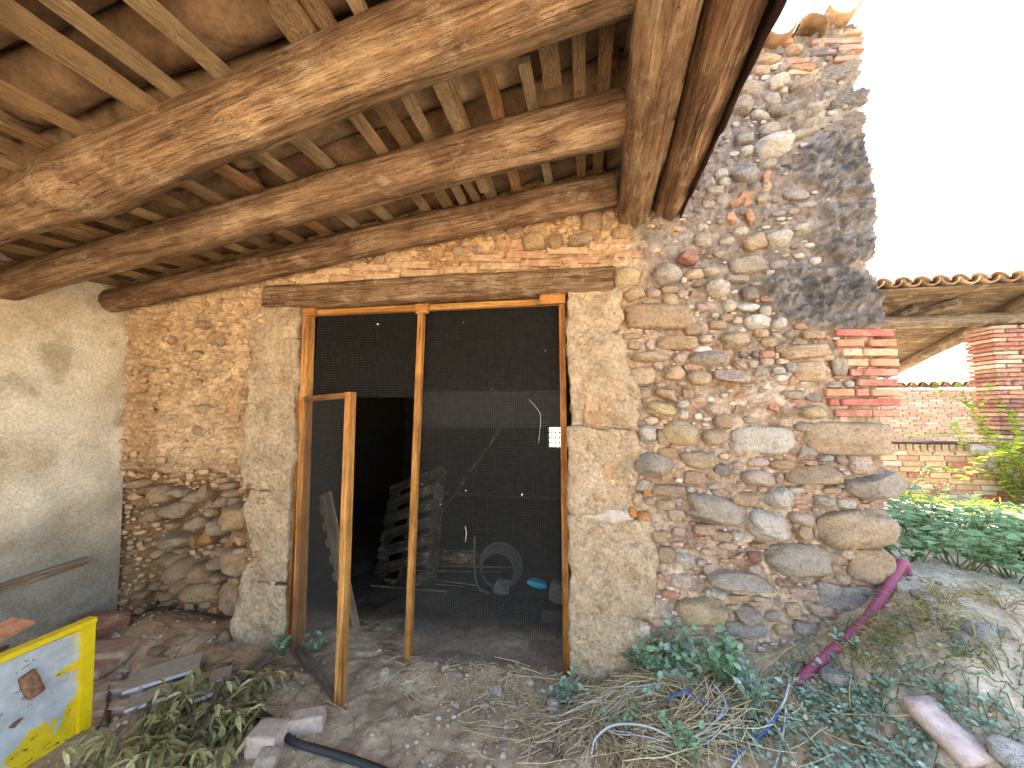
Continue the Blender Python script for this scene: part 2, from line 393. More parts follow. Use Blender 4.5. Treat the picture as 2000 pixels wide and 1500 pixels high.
# ------------------------------------------------------------------ ground
def ground_z(X, Y):
    X = np.asarray(X, float); Y = np.asarray(Y, float)
    H = np.interp(X, [-40, -.15, .1, .43, 1.03, 1.55, 2.2, 3, 4.5, 7, 40], [.04, .045, .10, .22, .36, .74, .72, .62, .46, .40, .30])
    k = np.where(Y < 0, .12 + .88 * sst(-1.35, .05, Y), 1.0)
    z = .03 + (H - .03) * k
    inb = sst(.02, .40, Y) * (1 - sst(1.35, 1.62, X)); z = z * (1 - inb) + .05 * inb
    z = z + .13 * np.exp(-((X + 3.0) / .45) ** 2 - ((Y + .05) / .24) ** 2) + .05 * np.exp(-((X + .6) / .6) ** 2 - ((Y + .02) / .14) ** 2)
    near = np.exp(-(np.maximum(np.hypot(X, Y) - 6, 0) / 3) ** 2)
    z = z + near * (.05 * (fbm(X * 1.7, Y * 1.7, 3, 4) - .5) + .022 * (fbm(X * 9, Y * 9, 5, 4) - .5) + .012 * (vn(X * 34, Y * 34, 8) - .5))
    return z
_gX = np.arange(-5, 8, .02); _gY = np.arange(-3, 6, .02); _GZ = ground_z(*np.meshgrid(_gX, _gY, indexing='ij')).tolist()
def gz(x, y):
    u = (x + 5) / .02; v = (y + 3) / .02; i = int(u); k = int(v)
    if not (0 <= i < len(_GZ) - 1 and 0 <= k < len(_GZ[0]) - 1): return float(ground_z(np.array([x]), np.array([y]))[0])
    u -= i; v -= k; a = _GZ[i]; b = _GZ[i + 1]
    return (a[k] * (1 - v) + a[k + 1] * v) * (1 - u) + (b[k] * (1 - v) + b[k + 1] * v) * u
def G(px, py, lift=0.0):
    d = ray(px, py).normalized(); t = .6
    for i in range(900):
        p = CAM + d * t
        if p.z <= gz(p.x, p.y): break
        t += .01 if t < 6 else .05
    p.z = gz(p.x, p.y) + lift
    return p
def axis(dense, coarse):
    return np.unique(np.concatenate([np.arange(*dense)] + [np.array(c, float) for c in coarse]))
gx = axis((-3.72, 3.4, .018), [np.linspace(3.42, 8, 90), np.geomspace(8, 900, 26), -np.geomspace(3.74, 900, 32)])
gy = axis((-1.25, .5, .018), [np.linspace(.52, 5.5, 110), np.geomspace(5.6, 900, 26), -np.geomspace(1.27, 900, 34)])
XX, YY = np.meshgrid(gx, gy, indexing='ij'); ZZ = ground_z(XX, YY)
n1 = fbm(XX * 2.2, YY * 2.2, 11, 4); n2 = fbm(XX * 8, YY * 8, 12, 4)
gc = mixa(lin(186, 160, 128), lin(212, 188, 154), sst(.35, .65, n1))
gc = mixa(gc, lin(146, 120, 92), sst(.5, .72, n2) * .7)
gc = mixa(gc, lin(152, 118, 86), np.exp(-((XX + 3.05) / .7) ** 2 - ((YY + .0) / .45) ** 2) * .9)
gc = mixa(gc, lin(204, 190, 168), sst(.8, 1.6, XX) * .8)
gc = mixa(gc, lin(222, 208, 182), sst(3, 7, np.hypot(XX, YY + 1)) * .8)  # far yard paled to bounce more light up under the porch roof
gc = mixa(gc, lin(58, 50, 43), sst(.1, .7, YY) * (1 - sst(1.2, 1.6, XX)) * (1 - sst(4.8, 5.2, YY)) * .92)  # barn floor darkened in the colour to stand in for indoor shade
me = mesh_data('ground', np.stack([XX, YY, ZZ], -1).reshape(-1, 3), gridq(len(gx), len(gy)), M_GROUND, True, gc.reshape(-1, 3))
tag(put('ground', me), kind='structure', label='dry brown dirt ground rising to a bank beside the wall corner')

# ------------------------------------------------------------------ the barn: front wall, stones, jambs, lintel, interior
barn = empty('stone_barn', (0, .25, 0), 'old rubble stone barn with cobbled front wall, brick corner and wide timber-lintelled doorway', 'barn')
ZT = 3.90; XL = -3.72; XR = 1.62
OPEN_L, OPEN_R, OPEN_T = -2.02, -.10, 2.44
step = .0105
us = np.arange(XL, XR + .001, step); zs = np.arange(-.15, ZT, step)
UX, UZ = np.meshgrid(us, zs, indexing='ij')
def hollow(x, z):
    w = sst(-3.62, -3.25, x) * (1 - sst(-2.62, -2.40, x)) * (1 - sst(.95, 1.25, z + .2 * (fbm(np.asarray(x) * 3, np.asarray(z) * 3, 40) - .5)))
    return .04 * (1 - sst(1.05, 1.3, z)) * (1 - sst(-2.45, -2.35, x)) + .19 * w
left = 1 - sst(-2.35, -2.1, UX); low = left * (1 - sst(1.05, 1.40, UZ + .25 * (fbm(UX * 3, UZ * 3, 40) - .5)))
f1, f2, cid = worley(UX / .062 + .5 * fbm(UX * 9, UZ * 9, 21), UZ / .048 + .5 * fbm(UX * 9, UZ * 9, 22), 23)
g1, g2, gid = worley(UX / .030, UZ / .026, 27)
h1, h2, hid = worley(UX / .115 + .35 * fbm(UX * 7, UZ * 7, 24), UZ / .07 + .35 * fbm(UX * 7, UZ * 7, 25), 26)
bumpA = sst(.02, .40, f2 - f1) * (.25 + .75 * cid); bumpB = sst(.02, .5, g2 - g1) * (.2 + .8 * gid); bumpC = sst(.02, .35, h2 - h1) * np.maximum(hid - .35, 0)
amp = .020 * left + .016 * (1 - left)
Yw = .030 - amp * bumpA - .009 * bumpB - (.034 + .030 * left) * bumpC - .040 * (fbm(UX * 4, UZ * 4, 31, 5) - .5) - .040 * (fbm(UX * 22, UZ * 22, 33, 4) - .5) - .020 * (fbm(UX * 42, UZ * 42, 34, 2) - .5)
Yw = Yw + hollow(UX, UZ) - .03 * np.exp(-((UX - .35) / .25) ** 2 - ((UZ - 2.72) / .12) ** 2)
crown = sst(.35, .75, UX + .55 * (UZ - 2.4) + .35 * (fbm(UX * 2.4, UZ * 2.4, 51) - .5)) * sst(1.75, 2.35, UZ + .45 * (fbm(UX * 3, UZ * 3, 52) - .5))
def poly_sd(X, Z, poly):
    d = np.full(X.shape, 9.); ins = np.zeros(X.shape, bool); n = len(poly)
    for i in range(n):
        (x0, z0), (x1, z1) = poly[i], poly[(i + 1) % n]
        t = np.clip(((X - x0) * (x1 - x0) + (Z - z0) * (z1 - z0)) / ((x1 - x0) ** 2 + (z1 - z0) ** 2 + 1e-9), 0, 1)
        d = np.minimum(d, np.hypot(X - x0 - t * (x1 - x0), Z - z0 - t * (z1 - z0)))
        ins ^= ((z0 > Z) != (z1 > Z)) & (X < (x1 - x0) * (Z - z0) / (z1 - z0 + 1e-12) + x0)
    return np.where(ins, d, -d)
def pxpoly(pts): return [(lambda p: (p.x, p.z))(PY(x, y, 0)) for x, y in pts]
coatA = pxpoly([(1565, 285), (1620, 268), (1790, 262), (1790, 372), (1620, 395), (1570, 352)])
coatB = pxpoly([(1602, 392), (1790, 378), (1790, 500), (1660, 522), (1600, 495), (1612, 440)])
coatC = pxpoly([(1482, 548), (1540, 516), (1640, 512), (1700, 530), (1800, 540), (1800, 640), (1640, 645), (1560, 632), (1505, 600)])
coatD = pxpoly([(1520, 150), (1640, 128), (1790, 115), (1790, 262), (1560, 262), (1500, 215)])
wob = .10 * (fbm(UX * 5, UZ * 5, 91, 4) - .5) + .05 * (fbm(UX * 16, UZ * 16, 92, 3) - .5)
coat = np.maximum.reduce([sst(-.012, .035, poly_sd(UX, UZ, P_) + wob) for P_ in (coatA, coatB, coatC)])
coat2 = sst(-.03, .05, poly_sd(UX, UZ, coatD) + wob) * .75
strata = fbm(UX * 5 + UZ * 1.2, UZ * 34 - UX * 4, 94, 4)
Yw = Yw - coat * (.045 + .060 * (fbm(UX * 5, UZ * 6, 95, 4) - .5) + 0.034 * (fbm(UX * 26, UZ * 32, 96, 3) - .5) + .024 * (vn(UX * 62, UZ * 66, 93) - .5)) - coat2 * (.02 + .05 * (strata - .5))
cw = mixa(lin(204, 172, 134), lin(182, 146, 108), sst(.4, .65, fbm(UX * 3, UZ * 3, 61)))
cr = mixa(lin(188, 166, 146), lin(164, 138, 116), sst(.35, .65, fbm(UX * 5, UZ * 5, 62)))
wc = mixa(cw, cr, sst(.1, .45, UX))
wc = mixa(wc, lin(136, 128, 121), crown * .9)
ct = mixa(lin(86, 84, 83), lin(122, 118, 115), sst(.36, .66, fbm(UX * 30, UZ * 32, 97, 4)))
ct = mixa(ct, lin(150, 144, 140), sst(.60, .72, vn(UX * 55, UZ * 55, 98)) * .5)
wc = mixa(wc, ct, coat); wc = mixa(wc, mixa(lin(116, 110, 104), lin(166, 154, 138), sst(.4, .65, strata)), coat2)
wc = mixa(wc, lin(126, 92, 60), low * .85)  # earth brown, deepened to put shade into the gaps between the cobbles
wc = mixa(wc, lin(184, 122, 62), low * sst(.60, .72, fbm(UX * 6, UZ * 6, 63)) * .25)
wc = mixa(wc, lin(190, 172, 152), (1 - sst(.35, .9, UZ)) * sst(0, .5, UX) * .7)
tintc = np.array([(1.10, 1.05, 1.0), (.82, .82, .84), (1.0, .90, .80), (1.22, 1.20, 1.16), (.88, .80, .72)])[np.minimum((hid * 5).astype(int), 4)]
wc = wc * (1 + (tintc - 1) * (.8 * sst(.04, .2, h2 - h1) * (1 - left))[..., None])
wc = wc * (.74 + .46 * (cid * .6 + gid * .4))[..., None]
V = np.stack([UX, Yw, UZ], -1).reshape(-1, 3)
# ragged right edge: bend the last columns round the corner
edge = sst(XR - .14, XR, V[:, 0]); prof_x = np.interp(V[:, 2], [.7, 1.05, 1.22, 1.65, 2.06, 2.21, 2.40, 2.47, 2.60, 2.95, 3.1, 3.46, 3.94], [1.55, 1.60, 1.62, 1.62, 1.62, 1.655, 1.62, 1.585, 1.66, 1.645, 1.61, 1.615, 1.63])
jag = .05 * (fbm(V[:, 2] * 9, V[:, 2] * 0, 71) - .5) + .035 * (fbm(V[:, 2] * 34, V[:, 2] * 0, 72, 3) - .5)
V[:, 1] += sst(XR - .06, XR, V[:, 0]) * .12; V[:, 0] += edge * (prof_x - XR + jag)
Q = gridq(len(us), len(zs)); qc = V[Q].mean(1)
inside = (qc[:, 0] > OPEN_L - .10) & (qc[:, 0] < OPEN_R + .10) & (qc[:, 2] < OPEN_T + .03)
Q = Q[~inside]
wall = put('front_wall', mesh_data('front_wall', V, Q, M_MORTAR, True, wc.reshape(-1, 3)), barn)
# body of the wall behind its face
def slab(name, x0, x1, y0, y1, z0, z1, mat, parent, color=None):
    P, F = box_sub(x1 - x0, y1 - y0, z1 - z0, .4, .004, int(abs(x0 * 77 + z0 * 13) * 10) % 999, .01, 3)
    return put(name, mesh_data(name, P, F, mat, False), parent, ((x0 + x1) / 2, (y0 + y1) / 2, (z0 + z1) / 2), color=color)
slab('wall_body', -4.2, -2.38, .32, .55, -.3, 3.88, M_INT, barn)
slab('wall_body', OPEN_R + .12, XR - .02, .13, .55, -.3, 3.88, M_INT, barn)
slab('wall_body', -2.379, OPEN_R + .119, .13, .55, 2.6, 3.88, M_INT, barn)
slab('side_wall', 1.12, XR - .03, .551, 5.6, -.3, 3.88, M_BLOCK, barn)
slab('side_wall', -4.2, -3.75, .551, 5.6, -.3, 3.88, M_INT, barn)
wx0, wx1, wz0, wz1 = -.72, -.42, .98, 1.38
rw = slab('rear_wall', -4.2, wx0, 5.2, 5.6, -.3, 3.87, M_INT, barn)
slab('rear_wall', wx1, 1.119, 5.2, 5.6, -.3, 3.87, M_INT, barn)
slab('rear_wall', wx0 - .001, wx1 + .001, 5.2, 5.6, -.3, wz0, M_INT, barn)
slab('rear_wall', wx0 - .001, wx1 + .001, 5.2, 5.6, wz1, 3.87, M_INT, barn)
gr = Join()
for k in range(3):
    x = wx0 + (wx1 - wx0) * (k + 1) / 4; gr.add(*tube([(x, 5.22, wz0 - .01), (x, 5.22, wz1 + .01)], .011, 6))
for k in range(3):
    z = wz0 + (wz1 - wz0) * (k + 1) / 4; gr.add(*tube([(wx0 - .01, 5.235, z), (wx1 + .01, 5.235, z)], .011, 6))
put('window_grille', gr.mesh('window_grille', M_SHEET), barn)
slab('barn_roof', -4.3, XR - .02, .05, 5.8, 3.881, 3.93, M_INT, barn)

# --- stones of the front wall, read off the photograph: x, y, width, height, turn, colour, shape
KC = {'w': (192, 184, 170), 'W': (204, 200, 192), 'g': (150, 138, 124), 't': (178, 148, 114), 'y': (190, 162, 112), 'b': (152, 116, 84),
      'r': (146, 78, 66), 'o': (184, 124, 92), 'd': (104, 98, 94), 'p': (186, 158, 142), 'G': (136, 138, 138), 'D': (100, 97, 95), 'O': (196, 132, 72), 'T': (160, 126, 88)}
Z4 = """640,145,85,60,15,w,r;888,170,110,60,5,w,r;800,235,95,50,0,w,r;1145,215,170,110,0,W,r;1282,145,95,55,10,w,r;820,90,80,70,20,o,a;955,75,60,105,10,o,a
640,230,120,100,0,g,b;985,240,160,100,20,t,b;535,350,150,90,5,r,a;585,450,120,70,0,t,r;700,435,130,70,0,g,r;935,390,240,120,5,g,b;1145,385,45,35,0,w,r;803,375,55,30,0,o,a
150,475,185,130,0,y,r;410,455,205,140,10,w,r;522,490,40,45,0,w,r;430,545,115,50,0,t,r;200,575,140,85,10,t,r;325,577,95,65,0,p,r;435,620,120,100,-20,t,r;515,578,75,50,0,p,r;588,575,65,50,0,b,a
740,548,160,115,10,w,r;650,620,35,30,0,w,r;600,522,85,25,0,r,a;870,480,160,50,5,g,b;955,570,115,95,0,d,a;1065,615,85,50,0,o,a;820,655,95,80,20,w,r;940,663,165,62,0,W,r;1055,690,75,70,0,w,r;945,708,50,30,0,w,r
990,765,180,95,10,W,r;1140,770,120,75,0,W,r;355,730,440,170,-2,T,l;665,665,135,60,0,p,b;725,720,55,35,0,w,r;740,780,130,65,0,b,b;800,735,90,50,0,b,b;1025,835,110,60,0,t,r;1125,855,75,55,0,g,r;1220,840,110,60,0,g,r;1285,795,95,50,0,b,a;1365,845,155,55,0,t,l
855,885,185,120,10,t,r;665,872,95,60,0,p,r;480,900,275,95,0,T,b;290,915,75,75,0,p,a;200,915,100,60,0,b,b;180,855,130,45,0,T,b;575,810,110,80,0,b,b;1075,900,110,70,0,b,a;1160,932,90,65,0,b,r;1065,975,110,60,0,o,r;1310,960,330,90,5,t,l;1345,1080,220,130,0,t,l;980,890,50,30,0,r,a
975,1037,65,50,0,w,r;1063,1025,95,58,0,p,r;1145,1080,85,60,0,w,r;1225,1060,90,70,0,G,r;885,1040,115,65,-20,t,r;690,1005,265,100,0,g,r;305,993,260,75,0,t,r;495,997,110,75,0,p,r;345,1045,80,70,0,p,a;450,1095,140,105,0,t,r;255,1110,170,120,0,t,b;550,1060,60,50,0,b,a;620,1125,178,105,5,t,r;840,1115,255,90,-5,p,a
505,1162,75,35,0,t,r;915,975,60,50,0,d,a;980,975,55,50,0,d,a;1020,1085,100,70,0,g,a;265,1230,125,85,0,t,r;415,1230,160,80,-20,b,a;545,1230,85,70,0,b,b;800,1193,38,32,0,w,r;930,1198,45,30,0,w,r;780,1240,60,45,0,w,r;970,1240,45,40,0,w,r
365,1330,215,115,0,y,r;510,1297,90,58,0,w,r;515,1368,75,65,0,w,r;225,1310,55,55,0,g,r;1005,1275,150,50,10,p,a;1105,1315,70,80,0,o,a;1230,1145,70,60,0,o,a;1365,1350,175,90,5,y,r;1370,1255,105,60,0,d,a;1500,1178,105,28,0,w,r;1600,1165,70,50,0,w,r;960,1400,110,50,0,g,b;780,1410,130,100,0,b,b;1290,1440,110,60,0,g,r
700,1330,90,70,0,p,a;880,1330,80,60,0,b,a;1180,1420,90,60,0,p,b;1540,1050,110,120,0,g,b"""
Z5 = """235,135,95,105,0,w,r;420,135,210,140,-15,y,r;325,150,80,100,0,b,b;585,150,125,95,-5,t,r;860,165,370,160,0,w,b;1080,95,95,60,0,g,r;1330,155,510,180,0,t,l;1100,235,110,60,0,g,a;275,305,235,140,-5,g,r;350,245,105,75,0,T,a;455,222,40,30,0,w,r;510,275,220,100,0,t,r;830,288,130,60,0,p,r;720,335,50,35,0,p,r
965,300,140,60,0,T,b;1110,288,90,30,0,o,a;1210,265,85,40,0,G,a;1390,300,130,110,0,p,b;1145,358,325,105,5,T,a;835,370,190,90,0,p,r;740,410,55,50,0,t,r;860,430,50,35,0,t,r;950,370,50,60,0,p,a;490,370,120,80,0,b,b;1470,420,330,150,10,g,a;1285,415,50,30,0,w,r;1240,440,110,50,-5,t,r;1045,438,80,40,0,w,b
210,410,90,70,0,g,a;350,440,190,65,0,b,b;180,485,60,80,0,t,r;235,455,45,50,0,O,a;470,435,40,35,0,p,r;945,480,170,115,-5,w,r;1200,503,125,75,-10,g,r;1320,515,115,60,0,w,r;770,490,170,80,0,b,b;600,550,325,170,-12,g,r;330,515,100,60,0,t,r;405,505,45,55,0,p,r;245,500,60,45,0,t,r;390,575,95,75,0,t,a;110,560,40,55,0,w,r
155,560,45,70,0,O,a;220,580,75,60,0,O,a;1375,645,450,220,-5,t,r;885,628,255,185,0,w,r;1075,590,150,75,-10,p,r;1055,628,55,28,0,w,r;1075,670,110,90,0,b,a;1150,665,30,70,0,g,r;545,650,135,60,0,b,b;640,690,130,60,0,b,b;727,690,65,65,0,w,r;845,740,95,40,0,b,a;1055,815,400,190,-5,g,r;820,805,75,70,0,r,r;820,870,75,55,0,p,r;1300,785,110,55,0,p,a
1455,850,260,210,0,t,b;445,815,120,70,-5,w,r;525,835,50,40,0,p,r;570,870,60,80,0,p,a;740,930,380,90,-3,g,a;565,995,30,45,0,w,r;620,1003,90,45,-10,W,r;530,1090,285,145,0,y,r;735,1025,120,35,0,t,a;850,1030,90,30,0,p,a;695,1105,32,35,0,t,r;700,1075,60,30,0,t,a;790,1115,145,95,0,g,r;910,1125,80,65,0,g,r;990,1145,40,25,0,w,r;975,1195,100,75,0,t,b
1100,1190,140,80,0,G,b;770,1190,240,90,0,G,b;785,1230,125,40,0,T,r;985,935,110,50,0,b,a;1070,985,150,50,0,p,b;1220,960,130,50,0,G,a;1290,1020,300,130,0,G,b;1410,990,110,60,0,G,a;1300,930,90,70,0,t,r;1030,1090,80,80,0,t,b;725,1280,90,60,0,T,r;335,790,110,100,0,T,b;250,860,60,70,0,T,b;1180,1090,150,70,0,p,b;640,330,90,70,0,d,b;300,690,90,80,0,T,b;420,930,120,90,0,p,b"""  # brown piece left of the first yellow boulder stands in for a shadow
Z3 = """1235,530,140,90,10,w,r;1400,555,200,80,0,g,r;1040,590,150,100,10,g,r;1010,690,130,110,20,g,r;1195,650,130,90,0,g,r;1120,745,140,60,20,w,r;1215,950,260,130,8,W,r;1030,975,105,60,0,W,r;1020,900,120,70,0,g,b;1165,1065,140,70,0,g,r;1020,1140,185,110,0,G,r;870,1130,90,60,0,W,r;885,1185,80,60,0,w,r
1160,1140,65,60,0,o,a;1155,1210,65,80,0,t,a;1025,1260,120,60,10,o,a;960,1320,80,50,0,o,a;1035,1315,60,50,0,o,a;1120,1300,50,40,0,t,a;1340,320,120,60,0,t,r;1180,385,160,60,10,t,r;1395,440,180,50,15,o,b;1270,590,60,50,0,p,r;1250,720,200,60,8,d,b;1180,840,150,80,10,g,b;1370,870,110,50,10,g,b;820,1240,120,60,0,g,b;780,1330,90,50,0,g,b;1420,740,60,40,0,y,a;1660,690,60,35,0,w,r;1130,460,110,60,8,t,b;1480,470,120,40,15,y,b"""
Z3D = """1620,470,300,110,8,g,b;1690,640,260,90,8,d,b;1650,800,320,100,6,d,b"""
Z7 = """150,835,75,90,0,T,r;215,830,75,55,0,g,r;205,900,95,70,0,g,r;285,850,85,65,0,T,r;330,830,60,80,0,T,a;275,965,80,65,0,T,r;335,885,50,40,0,t,r;325,922,45,45,0,y,r;390,870,50,55,0,g,r;440,875,65,50,0,g,r;455,830,80,45,0,T,r;465,795,60,35,0,t,r;455,770,50,30,0,t,r;525,915,115,110,0,T,r;360,980,85,85,0,g,r;440,925,85,60,0,o,a
435,985,50,45,0,g,a;465,1015,70,70,0,T,r;200,1030,115,65,0,g,r;320,1030,70,60,0,O,a;395,1035,45,40,0,t,r;430,1035,55,50,0,O,a;550,1050,40,40,0,g,r;395,1075,85,45,0,T,r;515,1095,130,120,0,T,r;385,1135,85,70,0,g,a;455,1150,55,60,0,O,a;170,1110,80,60,0,T,r;205,1165,130,100,15,T,r;295,1165,100,90,0,b,r;235,1220,80,110,-30,T,r
300,1250,150,100,0,T,r;445,1280,150,160,0,b,b;345,1260,45,30,0,t,r;340,1290,50,30,0,b,r;345,1330,35,45,0,O,r;450,1195,80,50,0,b,r;505,1175,60,40,0,T,r;365,1195,60,50,0,b,r;75,1215,30,25,0,y,r;110,1225,45,40,0,b,r;140,1232,40,25,0,y,r;80,1250,40,35,0,b,r;145,1270,70,50,0,b,r;120,1260,40,30,0,T,r;150,1300,60,35,0,y,r
120,1085,45,40,0,T,r;150,1070,45,35,0,t,r;195,1080,50,30,0,b,r;190,335,45,50,0,t,r;370,380,40,35,0,t,r;400,485,65,45,0,t,r;375,270,50,40,0,t,r;400,150,60,40,0,t,r;450,205,70,60,0,t,b;555,420,40,35,0,t,r;270,210,40,35,0,T,r;370,570,35,45,0,t,r;565,580,25,40,0,O,a;545,805,26,28,0,O,a;105,785,55,40,0,T,r;130,920,70,70,0,T,r;500,1000,40,40,0,T,r;545,1000,35,50,0,O,a;180,970,60,40,0,T,r;260,1040,40,60,0,O,a"""
Z8 = """1380,312,130,105,0,y,r;965,372,70,55,0,g,r;1070,362,60,45,0,p,r;1640,300,150,70,5,g,b;1500,320,80,90,0,T,b;1700,190,130,140,0,T,b;1180,245,110,60,15,p,a;1860,270,110,70,0,T,b;520,420,70,50,0,T,r;1270,240,90,50,10,p,a;1900,210,120,60,-20,T,b"""
REG = {'Z4': (1180, 400, 3.3333), 'Z5': (1180, 800, 2.7778), 'Z3': (1150, 0, 3.3333), 'Z7': (200, 560, 2.026), 'Z8': (560, 360, 2.857)}
protos = {k: [mesh_data('stone_' + k, *rock(4, 100 + 13 * i + ord(k), k), M_STONE) for i in range(10 if k != 'l' else 4)] for k in 'rabl'}
darkp = [mesh_data('stone_dark', *rock(6, 700 + i, 'c'), M_CRUST) for i in range(4)]
placed = []                                                             # (x, z, halfwidth, halfheight)
def place_stones(txt, reg, dark=False):
    ox, oy, sc = REG[reg]
    for ln in txt.split('\n'):
        for it in ln.split(';'):
            if not it.strip(): continue
            q = it.split(','); cx, cy, w, h, rot = (float(v) for v in q[:5]); ck, sh = q[5].strip(), q[6].strip()
            px, py = ox + cx / sc, oy + cy / sc; hw, hh = w / sc / 2, h / sc / 2
            if w * h / sc ** 2 < 150: continue                       # left to the small stones in the mortar
            p = PY(px, py, 0); ax = abs(PY(px + hw, py, 0).x - PY(px - hw, py, 0).x) / 2; az = abs(PY(px, py + hh, 0).z - PY(px, py - hh, 0).z) / 2
            i = len(placed)
            dep = (.115 if dark else min(max(.55 * (ax + az), .016), .10 if sh != 'b' else .06))
            big = ax + az > .10
            if big and sh in 'ra': dep *= 1.2
            off = dep * ((.26 if big else .42) if sh in 'ra' else .55)
            if reg == 'Z7' and py > 900: dep *= 1.35; off = float(hollow(np.array(p.x), np.array(p.z))) - .015 + dep * .05
            if dark: off = .078; ax *= 1.10; az *= 1.12
            k = .95 + .24 * random.random(); col = lin(*KC[ck], k)
            if ck not in 'O': col = tuple(.76 * a_ + .30 * b_ for a_, b_ in zip(col, lin(178, 158, 134, k)))
            if reg in ('Z7', 'Z8') : col = tuple(.6 * c * d + .4 * e_ for c, d, e_ in zip(col, (1.0, .93, .82), lin(172, 134, 94)))
            me = random.choice(darkp if dark else protos[sh])
            sx = random.choice((-1, 1)) if sh != 'l' else 1
            o = put('stone', me, wall, (p.x, off, p.z), (random.uniform(-.12, .12), -R(rot) + (0 if sh in 'l' else random.uniform(-.05, .05)), random.uniform(-.1, .1)),
                    (ax * (1.0 if reg == 'Z7' else 1.05), dep, az * (1.0 if reg == 'Z7' else 1.05)), col)
            if sx < 0 and sh in 'rb' and not dark: o.rotation_euler.z += math.pi; o.location.y = off
            placed.append((p.x, p.z, ax, az))
place_stones(Z4, 'Z4'); place_stones(Z5, 'Z5'); place_stones(Z3, 'Z3'); place_stones(Z7, 'Z7'); place_stones(Z8, 'Z8')
place_stones(Z3D, 'Z3', True)
for P_ in (coatA, coatB, coatC):
    q = np.array(P_); placed.append((q[:, 0].mean(), q[:, 1].mean(), np.ptp(q[:, 0]) / 2 * .9, np.ptp(q[:, 1]) / 2 * .9))

# --- bricks of the corner, over the lintel and under the coping
brick_me = []
for i in range(5):
    P, F = box_sub(1, 1, 1, .09, .07, 300 + i, .05, 7); brick_me.append(mesh_data('brick', P, F, M_BRICK))
def brick(px0, px1, py, hpx, col, parent=wall, yoff=-.012, dep=.12, tilt=0.0, reg=None, ex=0.0):
    if reg: ox, oy, sc = REG[reg]; px0, px1, py, hpx = ox + px0 / sc, ox + px1 / sc, oy + py / sc, hpx / sc
    a = PY(px0, py, 0); b = PY(px1, py, 0); hz = abs(PY(px0, py + hpx / 2, 0).z - PY(px0, py - hpx / 2, 0).z)
    o = put('brick', random.choice(brick_me), parent, ((a.x + b.x) / 2, yoff + dep / 2, (a.z + b.z) / 2), (0, math.atan2(a.z - b.z, b.x - a.x) + tilt, random.uniform(-.03, .03)),
            (abs(b.x - a.x) + ex, dep, hz), sc3(col, .85, 1.1))
    placed.append(((a.x + b.x) / 2, (a.z + b.z) / 2, abs(b.x - a.x) / 2, hz / 2))
RD, OR, TN, RO = lin(172, 104, 90), lin(194, 140, 108), lin(198, 160, 128), lin(176, 122, 102)
for y, bs in ((835, [(1505, 1885, RD)]), (900, [(1505, 1685, OR), (1712, 1893, OR)]), (962, [(1545, 1670, TN), (1675, 1900, TN)]), (1028, [(1565, 1710, TN), (1722, 1908, OR)]),
              (1092, [(1592, 1672, RD), (1680, 1900, RO)]), (1157, [(1645, 1910, RO)]), (1222, [(1437, 1620, OR), (1630, 1715, RO), (1730, 1918, OR)]),
              (1285, [(1455, 1520, RD), (1545, 1918, RD)]), (1357, [(1495, 1735, RO), (1740, 1920, OR)])):
    for x0, x1, c in bs: brick(x0, x1, y, 46, c, reg='Z4', yoff=-.016, dep=.16)
MB_ = lin(190, 158, 124); MC_ = lin(178, 136, 104)
for x0, x1, y in ((45, 230, 541), (236, 428, 530), (433, 625, 512), (636, 848, 494), (858, 1060, 474), (1068, 1298, 455), (1304, 1530, 436), (1538, 1786, 420),
                  (158, 350, 482), (356, 560, 462), (1020, 1208, 408), (1218, 1440, 391), (1448, 1680, 367), (1694, 1808, 347), (1796, 1990, 385), (0, 42, 558), (570, 790, 446)):
    brick(x0, x1, y, 38, random.choice((MB_, MC_, MB_)), reg='Z8', yoff=.002, dep=.12, tilt=.0)
for x0, x1, y, c in ((1620, 1785, 210, lin(176, 146, 112)), (1450, 1790, 268, lin(170, 134, 118)), (1625, 1795, 312, lin(168, 130, 114)), (1450, 1615, 345, lin(110, 98, 98)), (1600, 1770, 380, lin(168, 128, 102)), (1270, 1440, 400, RO), (1300, 1450, 470, TN), (1210, 1330, 268, OR), (1160, 1260, 255, TN)):
    brick(x0, x1, y, 34, c, reg='Z3', yoff=-.006, dep=.14, tilt=-.05)

